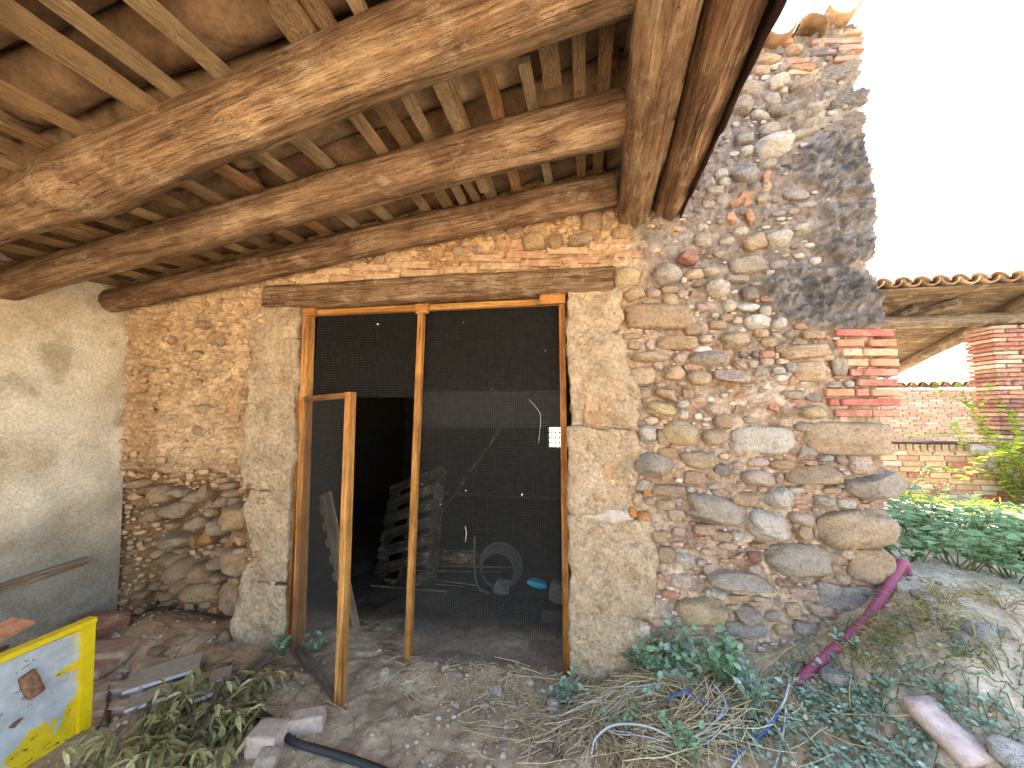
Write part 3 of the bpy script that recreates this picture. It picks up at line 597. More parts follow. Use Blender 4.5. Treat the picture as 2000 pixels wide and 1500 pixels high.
# --- small stones packed into the mortar between the large ones
def scatter(n, x0, x1, z0, z1, rmin, rmax, mat, name, cond=None, sink=.5, flat=.6, sub=3, yoff=.004, hol=False):
    PL = np.array(placed); V0 = [rock(sub, 900 + i, 'ra'[i % 2]) for i in range(8)]
    VV = []; FF = []; base = 0; cnt = 0; mine = []
    for t in range(n * 6):
        if cnt >= n: break
        x, z = random.uniform(x0, x1), random.uniform(z0, z1); r = rmin + (rmax - rmin) * random.random() ** 2.2
        if cond and not cond(x, z): continue
        a, b = r * random.uniform(1.0, 1.7), r * random.uniform(.55, 1.0)
        if (((PL[:, 0] - x) / (PL[:, 2] + a * .8)) ** 2 + ((PL[:, 1] - z) / (PL[:, 3] + b * .8)) ** 2 < .95).any(): continue
        if OPEN_L - .4 < x < OPEN_R + .36 and z < OPEN_T + .14: continue
        if mine:
            MN = np.array(mine)
            if (((MN[:, 0] - x) / (MN[:, 2] + a)) ** 2 + ((MN[:, 1] - z) / (MN[:, 3] + b)) ** 2 < .8).any(): continue
        if hol: yoff = float(hollow(np.array(x), np.array(z))) + .01
        mine.append((x, z, a, b)); V, F = random.choice(V0)
        M = np.array(Euler((random.uniform(-.3, .3), random.uniform(-.5, .5), random.uniform(-3, 3)), 'XYZ').to_matrix())
        # turn first, then flatten to the ellipse
        P = (V @ M.T); P = P / np.abs(P).max(0) * np.array([a, r * flat, b]) + np.array([x, yoff + r * flat * (sink - .35), z])
        VV.append(P); FF.append(F + base); base += len(P); cnt += 1
    return put(name, mesh_data(name, np.concatenate(VV), np.concatenate(FF), mat), wall, kind='stuff')
scatter(480, .28, XR - .09, .15, 2.35, .008, .046, M_RUBBLE, 'small_stones')
scatter(240, .28, XR - .09, 2.2, 3.82, .008, .044, M_RUBGREY, 'small_stones', lambda x, z: x > .55 or z > 2.9)
scatter(300, XL + .1, -2.3, 1.15, 2.62, .010, .040, M_RUBWARM, 'small_stones', None, .62, .55, 3, .0)
scatter(420, XL + .1, -2.40, .1, 1.15, .014, .044, M_RUBWARM, 'small_stones', None, .20, .85, 4, .05, True)
scatter(260, -2.2, .6, 2.6, 3.0, .010, .034, M_RUBWARM, 'small_stones', None, .6)

# --- jamb blocks, each a roughly dressed stone
def jamb(x0, x1, z0, z1, col, s, mat=None, yf=-.012):
    dp = .15 if x0 < -1 else .47
    P, F = box_sub(x1 - x0, dp, z1 - z0 + .004, .016, .06, s, .006, 13)
    P = np.array(P); fr = P[:, 1] < -dp * .3; ou = 1 if x0 > -1 else -1; zz_ = P[:, 2] + (z0 + z1) / 2
    P[:, 1] -= fr * (.035 * (fbm(P[:, 0] * 5 + s, zz_ * 5, 3, 4) - .5) + .02 * (fbm(P[:, 0] * 26 + s, zz_ * 22, 5, 3) - .5))
    P[:, 0] += sst(.2, .5, ou * P[:, 0] / (x1 - x0)) * ou * .09 * (fbm(zz_ * 4.5, zz_ * 0 + s, 8, 3) - .5)
    put('jamb_block', mesh_data('jamb_block', P, F, mat or M_BLOCK), wall, ((x0 + x1) / 2, yf + dp / 2, (z0 + z1) / 2), (0, random.uniform(-.008, .008), 0), color=col)
for x0, x1, z0, z1 in ((-2.425, -2.02, 2.182, 2.40), (-2.42, -2.015, 1.095, 2.179), (-2.37, -2.015, .468, 1.092), (-2.39, -2.01, -.1, .465)):
    jamb(x0, x1, z0, z1, None, int(z1 * 100))
for x0, x1, z0, z1 in ((-.10, .235, 2.125, 2.415), (-.10, .275, 1.54, 2.122), (-.10, .300, 1.04, 1.537), (-.105, .385, .455, 1.01), (-.105, .375, -.05, .452)):
    jamb(x0, x1, z0, z1, None, int(z1 * 100) + 7)
# mortar bed between the right jamb blocks
for x0, x1, z0, z1 in ((-.06, .27, 1.0, 1.05),):
    jamb(x0, x1, z0, z1, None, 55, m_plain('pale bed mortar', lin(186, 168, 148), .95, .1, .2, 40, .8), .004)

# ------------------------------------------------------------------ logs and beams
def log(name, p0, p1, r0, r1, mat, parent, s=0, bend=None, color=(1, 1, 1), lump=.10, squash=1.0, knots=(), seg=80, square=0.0, prof=None):
    p0 = Vector(p0); p1 = Vector(p1); d = p1 - p0; L = d.length; n = max(12, int(L / .03))
    x = np.linspace(0, L, n); th = np.linspace(0, 2 * math.pi, seg, endpoint=False)
    X, T = np.meshgrid(x, th, indexing='ij')
    ca, sa = np.cos(T), np.sin(T)
    r = (r0 + (r1 - r0) * X / L)
    if prof: r = r * np.interp(X / L, *prof)
    if square: q = square; r = r / ((np.abs(ca) ** q + np.abs(sa) ** q) ** (1 / q))
    r = r * (1 + lump * (fbm(X * 1.6 + s, ca * 1.1 + 3, s, 3) - .5) * 2 + lump * .6 * (fbm(X * .9 + s, sa * 1.2 + ca * .7 + 3, s + 5, 3) - .5) * 2)
    r = r + .012 * (fbm(X * 1.2, T * 5 + .3 * np.sin(X * 2), s + 9, 3) - .5) + .004 * (vn(X * 4, ca * 22 + sa * 17, s + 13) - .5)
    cg = np.abs(fbm(X * .55 + s, ca * 2.6 + 7, s + 31, 3) + fbm(X * .5 - s, sa * 2.6 + 3, s + 33, 3) - 1.0)
    r = r - .011 * np.exp(-(cg / .018) ** 2) * sst(.38, .55, fbm(X * 1.1, ca + 2 * sa, s + 35, 2))
    for kx, kt, ka, kw in knots:
        dt = np.angle(np.exp(1j * (T - kt))); r = r + ka * np.exp(-((X - kx) / kw) ** 2 - (dt / 1.0) ** 2)
    cy = .02 * (fbm(X * .8, X * 0 + s, s + 21, 2) - .5); cz = .02 * (fbm(X * .8, X * 0 + s, s + 22, 2) - .5)
    if bend is not None: bx, by, bz = bend; cy = cy + np.interp(X / L, bx, by); cz = cz + np.interp(X / L, bx, bz)
    P = np.stack([X, cy + r * ca, cz + r * sa * squash], -1).reshape(-1, 3).tolist()
    F = []
    for i in range(n - 1):
        for k in range(seg): F.append((i * seg + k, (i + 1) * seg + k, (i + 1) * seg + (k + 1) % seg, i * seg + (k + 1) % seg))
    F.append(tuple(range(seg))); F.append(tuple((n - 1) * seg + k for k in range(seg - 1, -1, -1)))
    o = put(name, mesh_data(name, P, F, mat), parent, p0, color=color)
    xa = d.normalized(); ya = Vector((0, 0, 1)).cross(xa).normalized() if abs(xa.z) < .95 else Vector((0, 1, 0)); za = xa.cross(ya)
    o.rotation_euler = Matrix((xa, ya, za)).transposed().to_euler()
    if parent: o.matrix_parent_inverse = wmat(parent).inverted()
    return o

# door lintel
log('lintel', (-2.30, .06, 2.487), (.185, .06, 2.462), .105, .100, M_LINTEL, wall, 5, lump=.05, squash=.80, square=5.5, color=(1, .95, .9), seg=64)

# ------------------------------------------------------------------ porch roof
roof = empty('porch_roof', (-1.5, -1.2, 2.4), 'timber porch roof of log rafters, laths and curved clay tiles seen from below', 'roof')
def zc(X, Y): return 2.955 + .123 * X + (-.040 * X - .015) * (Y + .1)
def rafter(Y, r0, r1, s, x0=-3.72, x1=.20, Y1=None, **kw):
    Y1 = Y if Y1 is None else Y1
    return log('rafter', (x0, Y, zc(x0, Y)), (x1, Y1, zc(x1, Y1)), r0, r1, M_LOG, roof, s, **kw)
rafter(-.10, .085, .100, 31, lump=.06, color=(.95, .86, .78), bend=([0, .3, .6, 1], [0, 0, 0, 0], [-.01, .0, .02, 0]))
rafter(-.64, .095, .112, 32, Y1=-.67, lump=.09, color=(1.05, .98, .92), bend=([0, .3, .6, .85, 1], [0, 0, 0, 0, 0], [0, .012, .030, .02, 0]))
rafter(-1.09, .112, .122, 33, Y1=-1.28, lump=.07, color=(1.1, 1.04, .94), prof=([0, .27, .33, .41, .50, .6, 1], [.86, .84, .98, 1.22, 1.06, 1, 1]), bend=([0, .3, .42, .6, 1], [0, 0, .01, 0, 0], [.0, .0, .012, .024, .01]), knots=((1.62, 4.0, .03, .10), (2.5, 4.6, .015, .06)))
for k, Y in enumerate((-1.95, -2.55)): rafter(Y, .1, .12, 34 + k)
# two beams carrying the upper ends
log('ridge_beam', (.305, .04, 2.885), (.238, -2.8, 2.945), .092, .105, M_LOG, roof, 41, lump=.05, square=3.2, color=(1.0, .92, .82), seg=48)
log('ridge_beam', (.520, .02, 2.895), (.440, -2.8, 2.955), .086, .098, M_LOG, roof, 42, lump=.06, color=(1.02, .90, .78))
# dark sheet hanging along the open edge
n = 90; ys = np.linspace(.0, -2.75, n); V = []; F = []
for i, y in enumerate(ys):
    w = .014 * math.sin(y * 26) + .020 * (float(vn(np.array(y * 5.), np.array(0.), 3)) - .5) * 2
    V += [(.610, y, 3.16), (.606, y, 3.0), (.585 + w * .3, y, 2.815 + w), (.589 + w * .3, y, 2.815 + w), (.610, y, 3.0), (.614, y, 3.16)]
for i in range(n - 1):
    for k in range(5): F.append((i * 6 + k, i * 6 + k + 1, i * 6 + 7 + k, i * 6 + 6 + k))
put('edge_sheet', mesh_data('edge_sheet', V, F, M_SHEET), roof)
# laths across the rafters
lath_me = []
for i in range(5):
    n = 60; y = np.linspace(0, 1, n); P = []; F = []
    e = lambda s, a: a * (fbm(y * 9, y * 0 + i, s + i * 5, 3) - .5) * 2
    l, r_, b, t = -.5 + e(1, .07), .5 + e(2, .07), -.5 + e(3, .05), .5 + e(4, .05)
    for k in range(n): P += [(y[k], l[k], b[k]), (y[k], r_[k], b[k]), (y[k], r_[k] * .92, t[k]), (y[k], l[k] * .92, t[k])]
    for k in range(n - 1):
        for q in range(4): F.append((k * 4 + q, k * 4 + (q + 1) % 4, k * 4 + 4 + (q + 1) % 4, k * 4 + 4 + q))
    F += [(3, 2, 1, 0), tuple((n - 1) * 4 + q for q in range(4))]
    lath_me.append(mesh_data('lath', P, F, M_BATTEN, False))
def lath(x, y0, y1, w, h, col, dx=0.0):
    za, zb = zc(x, y0) + .122, zc(x + dx, y1) + .122
    p0 = Vector((x, y0, za)); p1 = Vector((x + dx, y1, zb)); d = p1 - p0
    o = put('lath', random.choice(lath_me), roof, p0, scale=(d.length, w, h), color=col)
    xa = d.normalized(); ya = Vector((0, 0, 1)).cross(xa).normalized(); za_ = xa.cross(ya)
    o.rotation_euler = Matrix((xa, ya, za_)).transposed().to_euler()
LC = [(1.06, .98, .84), (.85, .70, .54), (1.08, .98, .82), (.95, .66, .44), (.7, .56, .42), (1, .86, .68)]
xx = -3.55; xs = []
while xx < .55:
    xs.append(xx); xx += random.choice((.11, .16, .2, .24)) + random.uniform(-.02, .02)
for i, x in enumerate(xs):
    w = random.uniform(.045, .072); ym = random.uniform(-1.6, -.3)
    lath(x, .02, -1.75 if i % 3 else ym, w, .032, random.choice(LC), random.uniform(-.05, .05))
    if i % 3 == 0: lath(x + .075, ym + .15, -1.75, random.uniform(.06, .09), .035, random.choice(LC), random.uniform(-.04, .04))
    lath(x, -1.76, -2.75, w, .032, random.choice(LC))
# curved clay tiles: channels lying on the laths, covers over the joints
def tile_mesh(name, up, L=.47, r0=.128, r1=.108, th=.013, arc=165, seg=12, seed=0, mat=None):
    V = []; F = []; nx = 7; rg = random.Random(seed)
    for i in range(nx):
        u = i / (nx - 1); rr = r0 + (r1 - r0) * u
        for lay in (0, 1):
            for k in range(seg + 1):
                a = R(-arc / 2 + arc * k / seg); q = rr - th * lay + .004 * (float(vn(np.array(u * 4. + seed), np.array(k * .7), seed)) - .5)
                xx_ = u * L + (.012 * (float(vn(np.array(k * .9), np.array(seed * 1.), 4)) - .5) if i in (0, nx - 1) else 0)
                V.append((xx_, q * math.sin(a), up * (q * math.cos(a) - rr * .55)))
    m = seg + 1
    for i in range(nx - 1):
        for k in range(seg):
            a = i * 2 * m + k; F.append((a, a + 2 * m, a + 2 * m + 1, a + 1)); b = a + m; F.append((b, b + 1, b + 2 * m + 1, b + 2 * m))
        for k in (0, seg): a = i * 2 * m + k; F.append((a, a + m, a + 3 * m, a + 2 * m))
    for i in (0, nx - 1):
        for k in range(seg): a = i * 2 * m + k; F.append((a, a + 1, a + 1 + m, a + m))
    return mesh_data(name, V, F, mat or M_TILE)
chan = [tile_mesh('roof_tile', -1, seed=i) for i in range(4)]; cover = [tile_mesh('roof_tile', 1, seed=9 + i) for i in range(4)]
slope = math.atan(.135); stuffV = Join()
row = 0; Y = .16
while Y > -2.75:
    X = .165 - .385 * 10 + random.uniform(-.02, .02)
    while X < .20:
        for kind, yy, dz in (('c', Y, .216), ('v', Y - .128, .279)):
            z = zc(X, yy) + dz + random.uniform(-.006, .006); rot = (random.uniform(-.09, .09), -slope - .055 + random.uniform(-.025, .025), random.uniform(-.05, .05))
            me = random.choice(chan if kind == 'c' else cover); j = random.uniform(-.03, .03)
            if yy > -1.62: put('roof_tile', me, roof, (X + j, yy + random.uniform(-.008, .008), z), rot)
            else:
                M = Matrix.LocRotScale(Vector((X + j, yy, z)), Euler(rot), None)
                stuffV.add([M @ v.co for v in me.vertices], [tuple(p.vertices) for p in me.polygons])
        X += .385
    Y -= .256; row += 1
put('roof_tiles_behind', stuffV.mesh('roof_tiles_behind', M_TILE), roof, kind='stuff')

# coping tiles on the high corner of the barn wall
cap_c = [tile_mesh('coping_tile', -1, L=.42, r0=.085, r1=.07, seed=20 + i) for i in range(2)]; cap_v = [tile_mesh('coping_tile', 1, L=.42, r0=.085, r1=.07, seed=30 + i) for i in range(2)]
for x, up, dz, ry in ((1.50, -1, .085, .0), (1.34, 1, .05, .22), (1.17, -1, .02, 0), (1.02, 1, .04, 0), (.86, -1, .02, 0), (.70, 1, .04, 0)):
    put('coping_tile', random.choice(cap_c if up < 0 else cap_v), barn, (x, -.07, ZT + dz - .05), (R(0), 0, R(90)) if not ry else (ry, 0, R(90)), color=None)

# ------------------------------------------------------------------ plaster wall on the left
ys = np.arange(.03, -2.8, -.03); zz = np.arange(-.1, 2.75, .03)
YY2, ZZ2 = np.meshgrid(ys, zz, indexing='ij')
Xp = -3.60 + .105 * (1 - np.clip(ZZ2 / 2.4, 0, 1)) + .020 * (fbm(YY2 * 1.5, ZZ2 * 1.5, 81) - .5) + .008 * (fbm(YY2 * 8, ZZ2 * 8, 83) - .5)
pc = mixa(lin(214, 202, 178), lin(194, 178, 150), sst(.38, .66, fbm(YY2 * 2.2, ZZ2 * 2.2, 85)))
pc = mixa(pc, lin(150, 134, 104), sst(.58, .74, fbm(YY2 * 5, ZZ2 * 5, 86)) * .6)
damp = 1 - sst(.55, 1.15, ZZ2 + .75 * (fbm(YY2 * 2.6, ZZ2 * 2.6, 87) - .5))
pc = mixa(pc, lin(120, 112, 98), damp * .75)
pc = mixa(pc, lin(160, 154, 140), damp * sst(.62, .70, fbm(YY2 * 7, ZZ2 * 7, 89)) * .6)
pv = np.stack([Xp, YY2, ZZ2], -1).reshape(-1, 3); nf = len(pv)
pw = empty('plaster_wall', (-3.7, -1.6, 0), 'smooth beige plastered wall with dark damp stains along its foot', 'wall')
put('plaster_face', mesh_data('plaster_face', pv, gridq(len(ys), len(zz))[:, ::-1], M_PLASTERV, True, pc.reshape(-1, 3)), pw)
slab('masonry', -4.1, -3.66, -2.8, .12, -.3, 2.74, M_INT, pw)

# ------------------------------------------------------------------ mesh screen in the doorway
scr = empty('mesh_screen', (-1.05, .06, .03), 'tall fixed wire mesh screen in a yellow pine frame filling the doorway', 'screen')
def stick(name, p0, p1, w, h, mat, parent, col=(1, 1, 1), s=0, up=(0, 0, 1)):
    p0 = Vector(p0); p1 = Vector(p1); d = p1 - p0
    P, F = box_sub(d.length, w, h, .25, .0008, s, min(w, h) * .08, 20)
    o = put(name, mesh_data(name, P, F, mat, False), None, (p0 + p1) / 2, color=col)
    xa = d.normalized(); u = Vector(up)
    if abs(xa.dot(u)) > .95: u = Vector((0, 1, 0))
    ya = u.cross(xa).normalized(); za = xa.cross(ya)
    o.rotation_euler = Matrix((xa, ya, za)).transposed().to_euler()
    if parent: o.parent = parent; o.matrix_parent_inverse = wmat(parent).inverted()
    return o
YS = .055
stick('post', (-1.955, YS, .02), (-1.985, YS, 2.365), .05, .075, M_PINE, scr, (1, .94, .84), 1)
stick('post', (-1.150, YS, .0), (-1.100, YS, 2.36), .04, .045, M_PINE, scr, (1, .92, .82), 2)
stick('post', (-.130, YS + .01, -.02), (-.135, YS + .01, 2.36), .04, .045, M_PINE, scr, (.72, .58, .46), 3)
stick('header', (-1.985, YS + .004, 2.368), (-.12, YS + .004, 2.352), .045, .040, M_PINE, scr, (.95, .88, .78), 4)
stick('corner_block', (-2.005, YS - .036, 2.368), (-1.90, YS - .036, 2.366), .03, .055, M_PINE, scr, (.9, .82, .7), 5)
stick('corner_block', (-1.125, YS - .036, 2.345), (-1.035, YS - .036, 2.345), .03, .065, M_PINE, scr, (1, .92, .82), 6)
stick('corner_block', (-.275, YS - .036, 2.36), (-.11, YS - .036, 2.36), .03, .062, M_PINE, scr, (1, .86, .7), 7)
stick('hinge_strip', (-2.022, YS - .02, .02), (-2.012, YS - .02, 1.78), .028, .03, M_PINE, scr, (.62, .46, .34), 8)
def wires(x0, x1, z0, z1, pitch, r, wav=0.010, s=0, tri=3):
    j = Join()
    for k in range(int((x1 - x0) / pitch) + 1):
        x = x0 + k * pitch; pts = []
        for i in range(25):
            z = z0 + (z1 - z0) * i / 24; pts.append((x + .0015 * math.sin(z * 7 + k * .1), wav * math.sin(z * 3.1 + x * 2 + s) + .0008 * ((i + k) % 2), z))
        j.add(*tube(pts, r, tri, False))
    for k in range(int((z1 - z0) / pitch) + 1):
        z = z0 + k * pitch; pts = []
        for i in range(17):
            x = x0 + (x1 - x0) * i / 16; pts.append((x, wav * math.sin(z * 3.1 + x * 2 + s), z + .004 * math.sin(x * 5 + s)))
        j.add(*tube(pts, r, tri, False))
    return j
def mesh_panel(parent, loc, rz, *a, **k):
    o = put('wire_mesh', wires(*a, **k).mesh('wire_mesh', M_WIRE, False), parent, loc, (0, 0, rz), kind='stuff'); return o
WP, WR = .0128, .0006
mesh_panel(scr, (0, YS + .028, 0), 0, -1.13, -.14, .02, 1.78, WP, WR, s=1)
mesh_panel(scr, (0, YS + .034, 0), 0, -1.13, -.14, 1.54, 2.36, WP, WR, s=2)
mesh_panel(scr, (0, YS + .028, 0), 0, -1.93, -1.10, 1.745, 2.36, WP, WR, s=3)

for k, (x, y, r_) in enumerate(((738, 633, .006), (910, 958, .004), (1020, 966, .005), (824, 946, .003), (905, 630, .003), (1065, 685, .003), (960, 760, .0025), (860, 985, .003))):
    P, F = rock(2, 40 + k, 'a'); q = PY(x, y, YS + .02); put('lint', mesh_data('lint', P, F, M_PALE), scr, q, (0, k, 0), (r_ * 1.5, r_ * .4, r_))
tw = Join(); tw.add(*tube([PY(909, 1028, YS + .015), PY(911, 1040, YS + .01), PY(909, 1058, YS + .015)], .003, 5)); put('caught_twig', tw.mesh('caught_twig', M_BATTEN), scr)
tw = Join(); tw.add(*tube(spline([PY(1033, 780, YS + .015), PY(1048, 797, YS + .01), PY(1056, 815, YS + .01), PY(1052, 865, YS + .015)], 16), .0014, 5)); put('bent_wire', tw.mesh('bent_wire', M_WHITE), scr)
# the open leaf
A = Vector((-1.955, .015, 0)); B = Vector((-1.322, -.385, 0)); dr = (B - A); ang = math.atan2(dr.y, dr.x); LW = dr.length
leaf = empty('screen_door', (A.x, A.y, .03), 'narrow wire mesh door of yellow pine standing ajar from the doorway', 'door')
def lp(u, z, off=0): d = dr.normalized(); nrm = Vector((d.y, -d.x, 0)); return Vector((A.x, A.y, z)) + d * u + nrm * off
stick('stile', lp(LW - .022, .0), lp(LW - .022, 1.755), .04, .058, M_PINE, leaf, (1, .93, .84), 11)
stick('stile', lp(.03, .04), lp(.03, 1.75), .04, .05, M_PINE, leaf, (.8, .66, .52), 12)
stick('rail', lp(.05, 1.735), lp(LW - .05, 1.735), .035, .035, M_PINE, leaf, (.82, .68, .52), 13)
stick('rail', lp(.02, .055), lp(LW - .05, .035), .035, .055, M_GREYWOOD, leaf, (.85, .72, .6), 14)
stick('corner_block', lp(LW - .10, 1.73, -.03), lp(LW - .045, 1.73, -.03), .022, .055, M_PINE, leaf, (.8, .5, .34), 15)
mesh_panel(leaf, lp(0, 0, .022), ang, .03, LW - .03, .05, 1.75, WP, WR, s=4)
hk = Join(); hk.add(*tube(spline([lp(LW - .06, .98, -.03), lp(LW - .068, .95, -.04), lp(LW - .055, .93, -.04), lp(LW - .065, .90, -.03)], 12), .0025, 6))
put('latch_hook', hk.mesh('latch_hook', M_WHITE), leaf)

# ------------------------------------------------------------------ things inside the barn
def pallet(loc, rot, label, group):
    o = empty('pallet', loc, label, 'pallet', group); o.rotation_euler = rot
    W_ = wmat(o)
    for k in range(7):
        P, F = box_sub(.78, .1, .018, .2, .001, k, .003, 10)
        p = bpy.data.objects.new('slat', mesh_data('slat', P, F, M_GREYWOOD, False)); COL.objects.link(p); p.parent = o; p.location = (0, -.5 + k * .165, .06); p.color = (.26, .23, .19, 1)  # slat and bearer tints lowered, the dimness of the barn in their colour
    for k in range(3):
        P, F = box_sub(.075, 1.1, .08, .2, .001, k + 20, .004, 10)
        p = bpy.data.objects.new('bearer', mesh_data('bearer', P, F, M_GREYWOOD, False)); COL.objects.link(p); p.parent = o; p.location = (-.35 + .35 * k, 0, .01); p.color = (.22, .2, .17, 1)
    return o
pallet((-1.72, 1.30, .48), (R(62), R(-20), R(-20)), 'grey slatted pallet leaning in the dark behind the open mesh door', None)
t = empty('notched_board', (-2.0, .42, .05), 'pale notched wooden board leaning behind the open mesh door leaf', 'board')
P, F = box_sub(1.02, .025, .13, .1, .002, 3, .004, 12)
b = put('plank', mesh_data('plank', P, F, M_GREYWOOD, False), t, (-1.88, .36, .52), (0, R(68), R(-18)), color=(1.15, 1, .86))
for k in range(7):
    P, F = box_sub(.07, .03, .035, .1, .002, 30 + k, .004, 12); q = wmat(b) @ Vector((-.40 + k * .13, 0, -.078))
    put('notch', mesh_data('notch', P, F, M_GREYWOOD, False), t, q, (0, R(68), R(-18)), color=(.95, .84, .72))
tag(stick('timber_plank', (-1.95, 1.75, .06), (-1.05, 2.3, 1.45), .12, .03, M_GREYWOOD, None, (.2, .17, .14), 40), 'long plank tilted against junk in the dark barn', 'plank')  # tint lowered so the plank carries the barn's gloom in its colour
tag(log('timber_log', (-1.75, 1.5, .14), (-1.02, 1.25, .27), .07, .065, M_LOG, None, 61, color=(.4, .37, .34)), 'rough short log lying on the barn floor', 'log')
for k in range(5):
    a = Vector((-1.95 + .08 * k, .95 + .1 * k, .075 + .01 * k)); b_ = a + Vector((.75 + .05 * k, .15 * random.uniform(-1, 1), .04 * random.random()))
    tag(log('stick', a, b_, .010, .006, M_GREYWOOD, None, 70 + k, color=(.8, .7, .6), seg=8), 'thin bare stick lying on the barn floor behind the open door', 'stick', 'sticks on the barn floor')
hc = Join()
for k in range(5):
    rr = .15 + .012 * k; hc.add(*tube([(-.78 + rr * math.cos(w), 1.05 + .03 * k, .25 + rr * math.sin(w)) for w in np.linspace(0, 6.4, 40)], .008, 6))
hc.add(*tube(spline([(-.98, 1.0, .55), (-.98, 1.0, .3), (-.94, .98, .12), (-.84, .98, .08)], 20), .010, 6))
tag(put('hose_coil', hc.mesh('hose_coil', m_plain('darkened hose', lin(84, 78, 70))), color=None), 'coiled pale hose hanging in the dark behind the mesh screen', 'hose')  # hose colour darkened to match the gloom behind the mesh
P, F = rock(4, 5, 'a'); tag(put('plastic_bag', mesh_data('plastic_bag', P, F, M_CYAN), None, (-.42, .95, .20), (0, .2, .3), (.09, .06, .035)), 'small turquoise plastic bag behind the mesh screen', 'bag')
for k, (x, y, r_) in enumerate(((-.20, .75, .10), (-.16, .9, .07), (-.75, 1.1, .09))):
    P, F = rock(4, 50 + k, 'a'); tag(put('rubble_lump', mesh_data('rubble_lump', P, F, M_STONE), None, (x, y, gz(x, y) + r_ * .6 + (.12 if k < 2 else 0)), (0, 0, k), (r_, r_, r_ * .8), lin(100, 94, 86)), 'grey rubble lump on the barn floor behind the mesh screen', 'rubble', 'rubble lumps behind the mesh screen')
slab('floor_ledge', -.35, 1.0, .62, 1.2, -.1, .16, M_INT, barn)

# ------------------------------------------------------------------ left foreground: painted panel, planks, slabs, stones
def m_paint():
    a = NM('flaking paint', .5, .4); v = a.n('TexCoord').outputs['Object']
    sx = a.n('SeparateXYZ', Vector=v); yy, z = sx.outputs[1], sx.outputs[2]
    n = a.noise(v, 6.5, 5, .55, .6); n2 = a.noise(v, 40, 4, .6)
    e1 = a.n('MapRange', Value=yy, From_Min=-.30, From_Max=-.02).outputs[0]           # nearer the frame
    e2 = a.n('MapRange', Value=z, From_Min=.24, From_Max=.0).outputs[0]
    e3 = a.n('MapRange', Value=yy, From_Min=-.30, From_Max=-.52).outputs[0]
    s = a.math('ADD', a.math('MULTIPLY', e1, .36), a.math('ADD', a.math('MULTIPLY', e2, .30), a.math('MULTIPLY', e3, .22)))
    s = a.math('ADD', s, n); k = a.ramp(s, (.86, 0.0), (.90, 1.0))
    c = a.mix(k, a.mix(n2, lin(164, 164, 162), lin(190, 190, 186)), a.mix(n2, lin(206, 168, 24), lin(226, 196, 34)))
    chip = a.ramp(a.noise(a.n('Mapping', Vector=v, Scale=(1, 1, 2.2)).outputs[0], 17, 3, .5, .8), (.655, 0.0), (.67, 1.0)); c = a.mix(1.0, c, a.ramp(a.noise(v, 9, 6, .7), (.3, (.7, .68, .64)), (.6, (1.04, 1.04, 1.04))), 'MULTIPLY'); c = a.mix(chip, c, lin(112, 74, 58))
    b = a.bump(chip, -.4, .004); b = a.bump(n2, .15, .004, b)
    return a.fin(c, b)
M_PAINT = m_paint(); M_YELLOW = m_plain('yellow paint', lin(222, 186, 18), .45, .4, .14, 18, .15)
PX0, PT, PB = -2.50, .575, .012
pan = empty('painted_panel', (PX0, -.78, PB), 'upright panel with pale blue flaking paint and a bright yellow frame', 'panel')
P, F = box_sub(.03, 1.15, PT - PB - .05, .2, .0005, 1, .003, 6); P = P - np.array([0, .575, -(PT - PB - .05) / 2])
put('sheet', mesh_data('sheet', P, F, M_PAINT, False), pan, (PX0 - .022, -.80, PB + .02))
stick('frame_post', (PX0 + .002, -.772, PB - .02), (PX0 + .002, -.79, PT - .015), .050, .035, M_YELLOW, pan, s=3, up=(1, 0, 0))
stick('frame_rail', (PX0, -.765, PT), (PX0, -1.98, PT - .012), .05, .026, M_YELLOW, pan, s=4)
P, F = box_sub(.03, .055, .12, .012, .010, 9, .006, 30); put('rust_bracket', mesh_data('rust_bracket', P, F, m_plain('rust', lin(136, 98, 72), .9, .2, .45, 50, .8)), pan, (PX0 + .008, -.985, .40), (.3, 0, 0))
# plank resting along the plaster wall, and the end of an orange board
p0 = PX(-40, 1162, -3.5); p1 = PX(172, 1094, -3.47)
tag(stick('timber_plank', p0, p1, .02, .05, M_GREYWOOD, None, (1.1, .95, .8), 21), 'weathered grey plank lying level against the damp plaster wall', 'plank')
p0 = PX(-60, 1268, -2.95); p1 = PX(46, 1212, -2.95)
tag(stick('clay_board', p0 + Vector((0, 0, 0)), p1, .16, .022, M_BRICK, None, lin(210, 140, 96), 22), 'flat orange terracotta board poking out above the yellow panel', 'board')
p0 = PX(-60, 1300, -3.1); p1 = PX(15, 1262, -3.1)
tag(stick('timber_offcut', p0, p1, .03, .02, M_GREYWOOD, None, (1, .8, .6), 23), 'thin pale offcut of wood between panel and plaster wall', 'offcut')
# stone slabs and lumps on the ground
def lump(name, px, py, dims, rz, col, kind, label, cat, group=None, seed=0, lift=0.0, tilt=(0, 0)):
    g = G(px, py); P, F = rock(4, seed + 11, kind) if kind != 'box' else box_sub(2, 2, 2, .25, .05, seed, .12, 3)
    me = mesh_data(name, P, F, M_STONE if kind != 'box' else M_BRICK)
    return tag(put(name, me, None, (g.x, g.y, g.z + dims[2] * .75 + lift), (tilt[0], tilt[1], rz), dims, col), label, cat, group)
lump('fallen_stone', 205, 1240, (.16, .11, .075), .2, lin(160, 112, 86), 'a', 'large reddish brown stone in the corner beside the plaster wall', 'stone', seed=1, lift=.02)
lump('stone_slab', 205, 1282, (.17, .09, .032), .35, lin(176, 146, 124), 'box', 'thick pinkish slab lying beneath the large reddish stone', 'slab', seed=2)
lump('stone_slab', 188, 1312, (.10, .07, .03), .1, lin(166, 132, 110), 'box', 'small broken slab beside the yellow frame, under the thick pinkish slab', 'slab', seed=3)
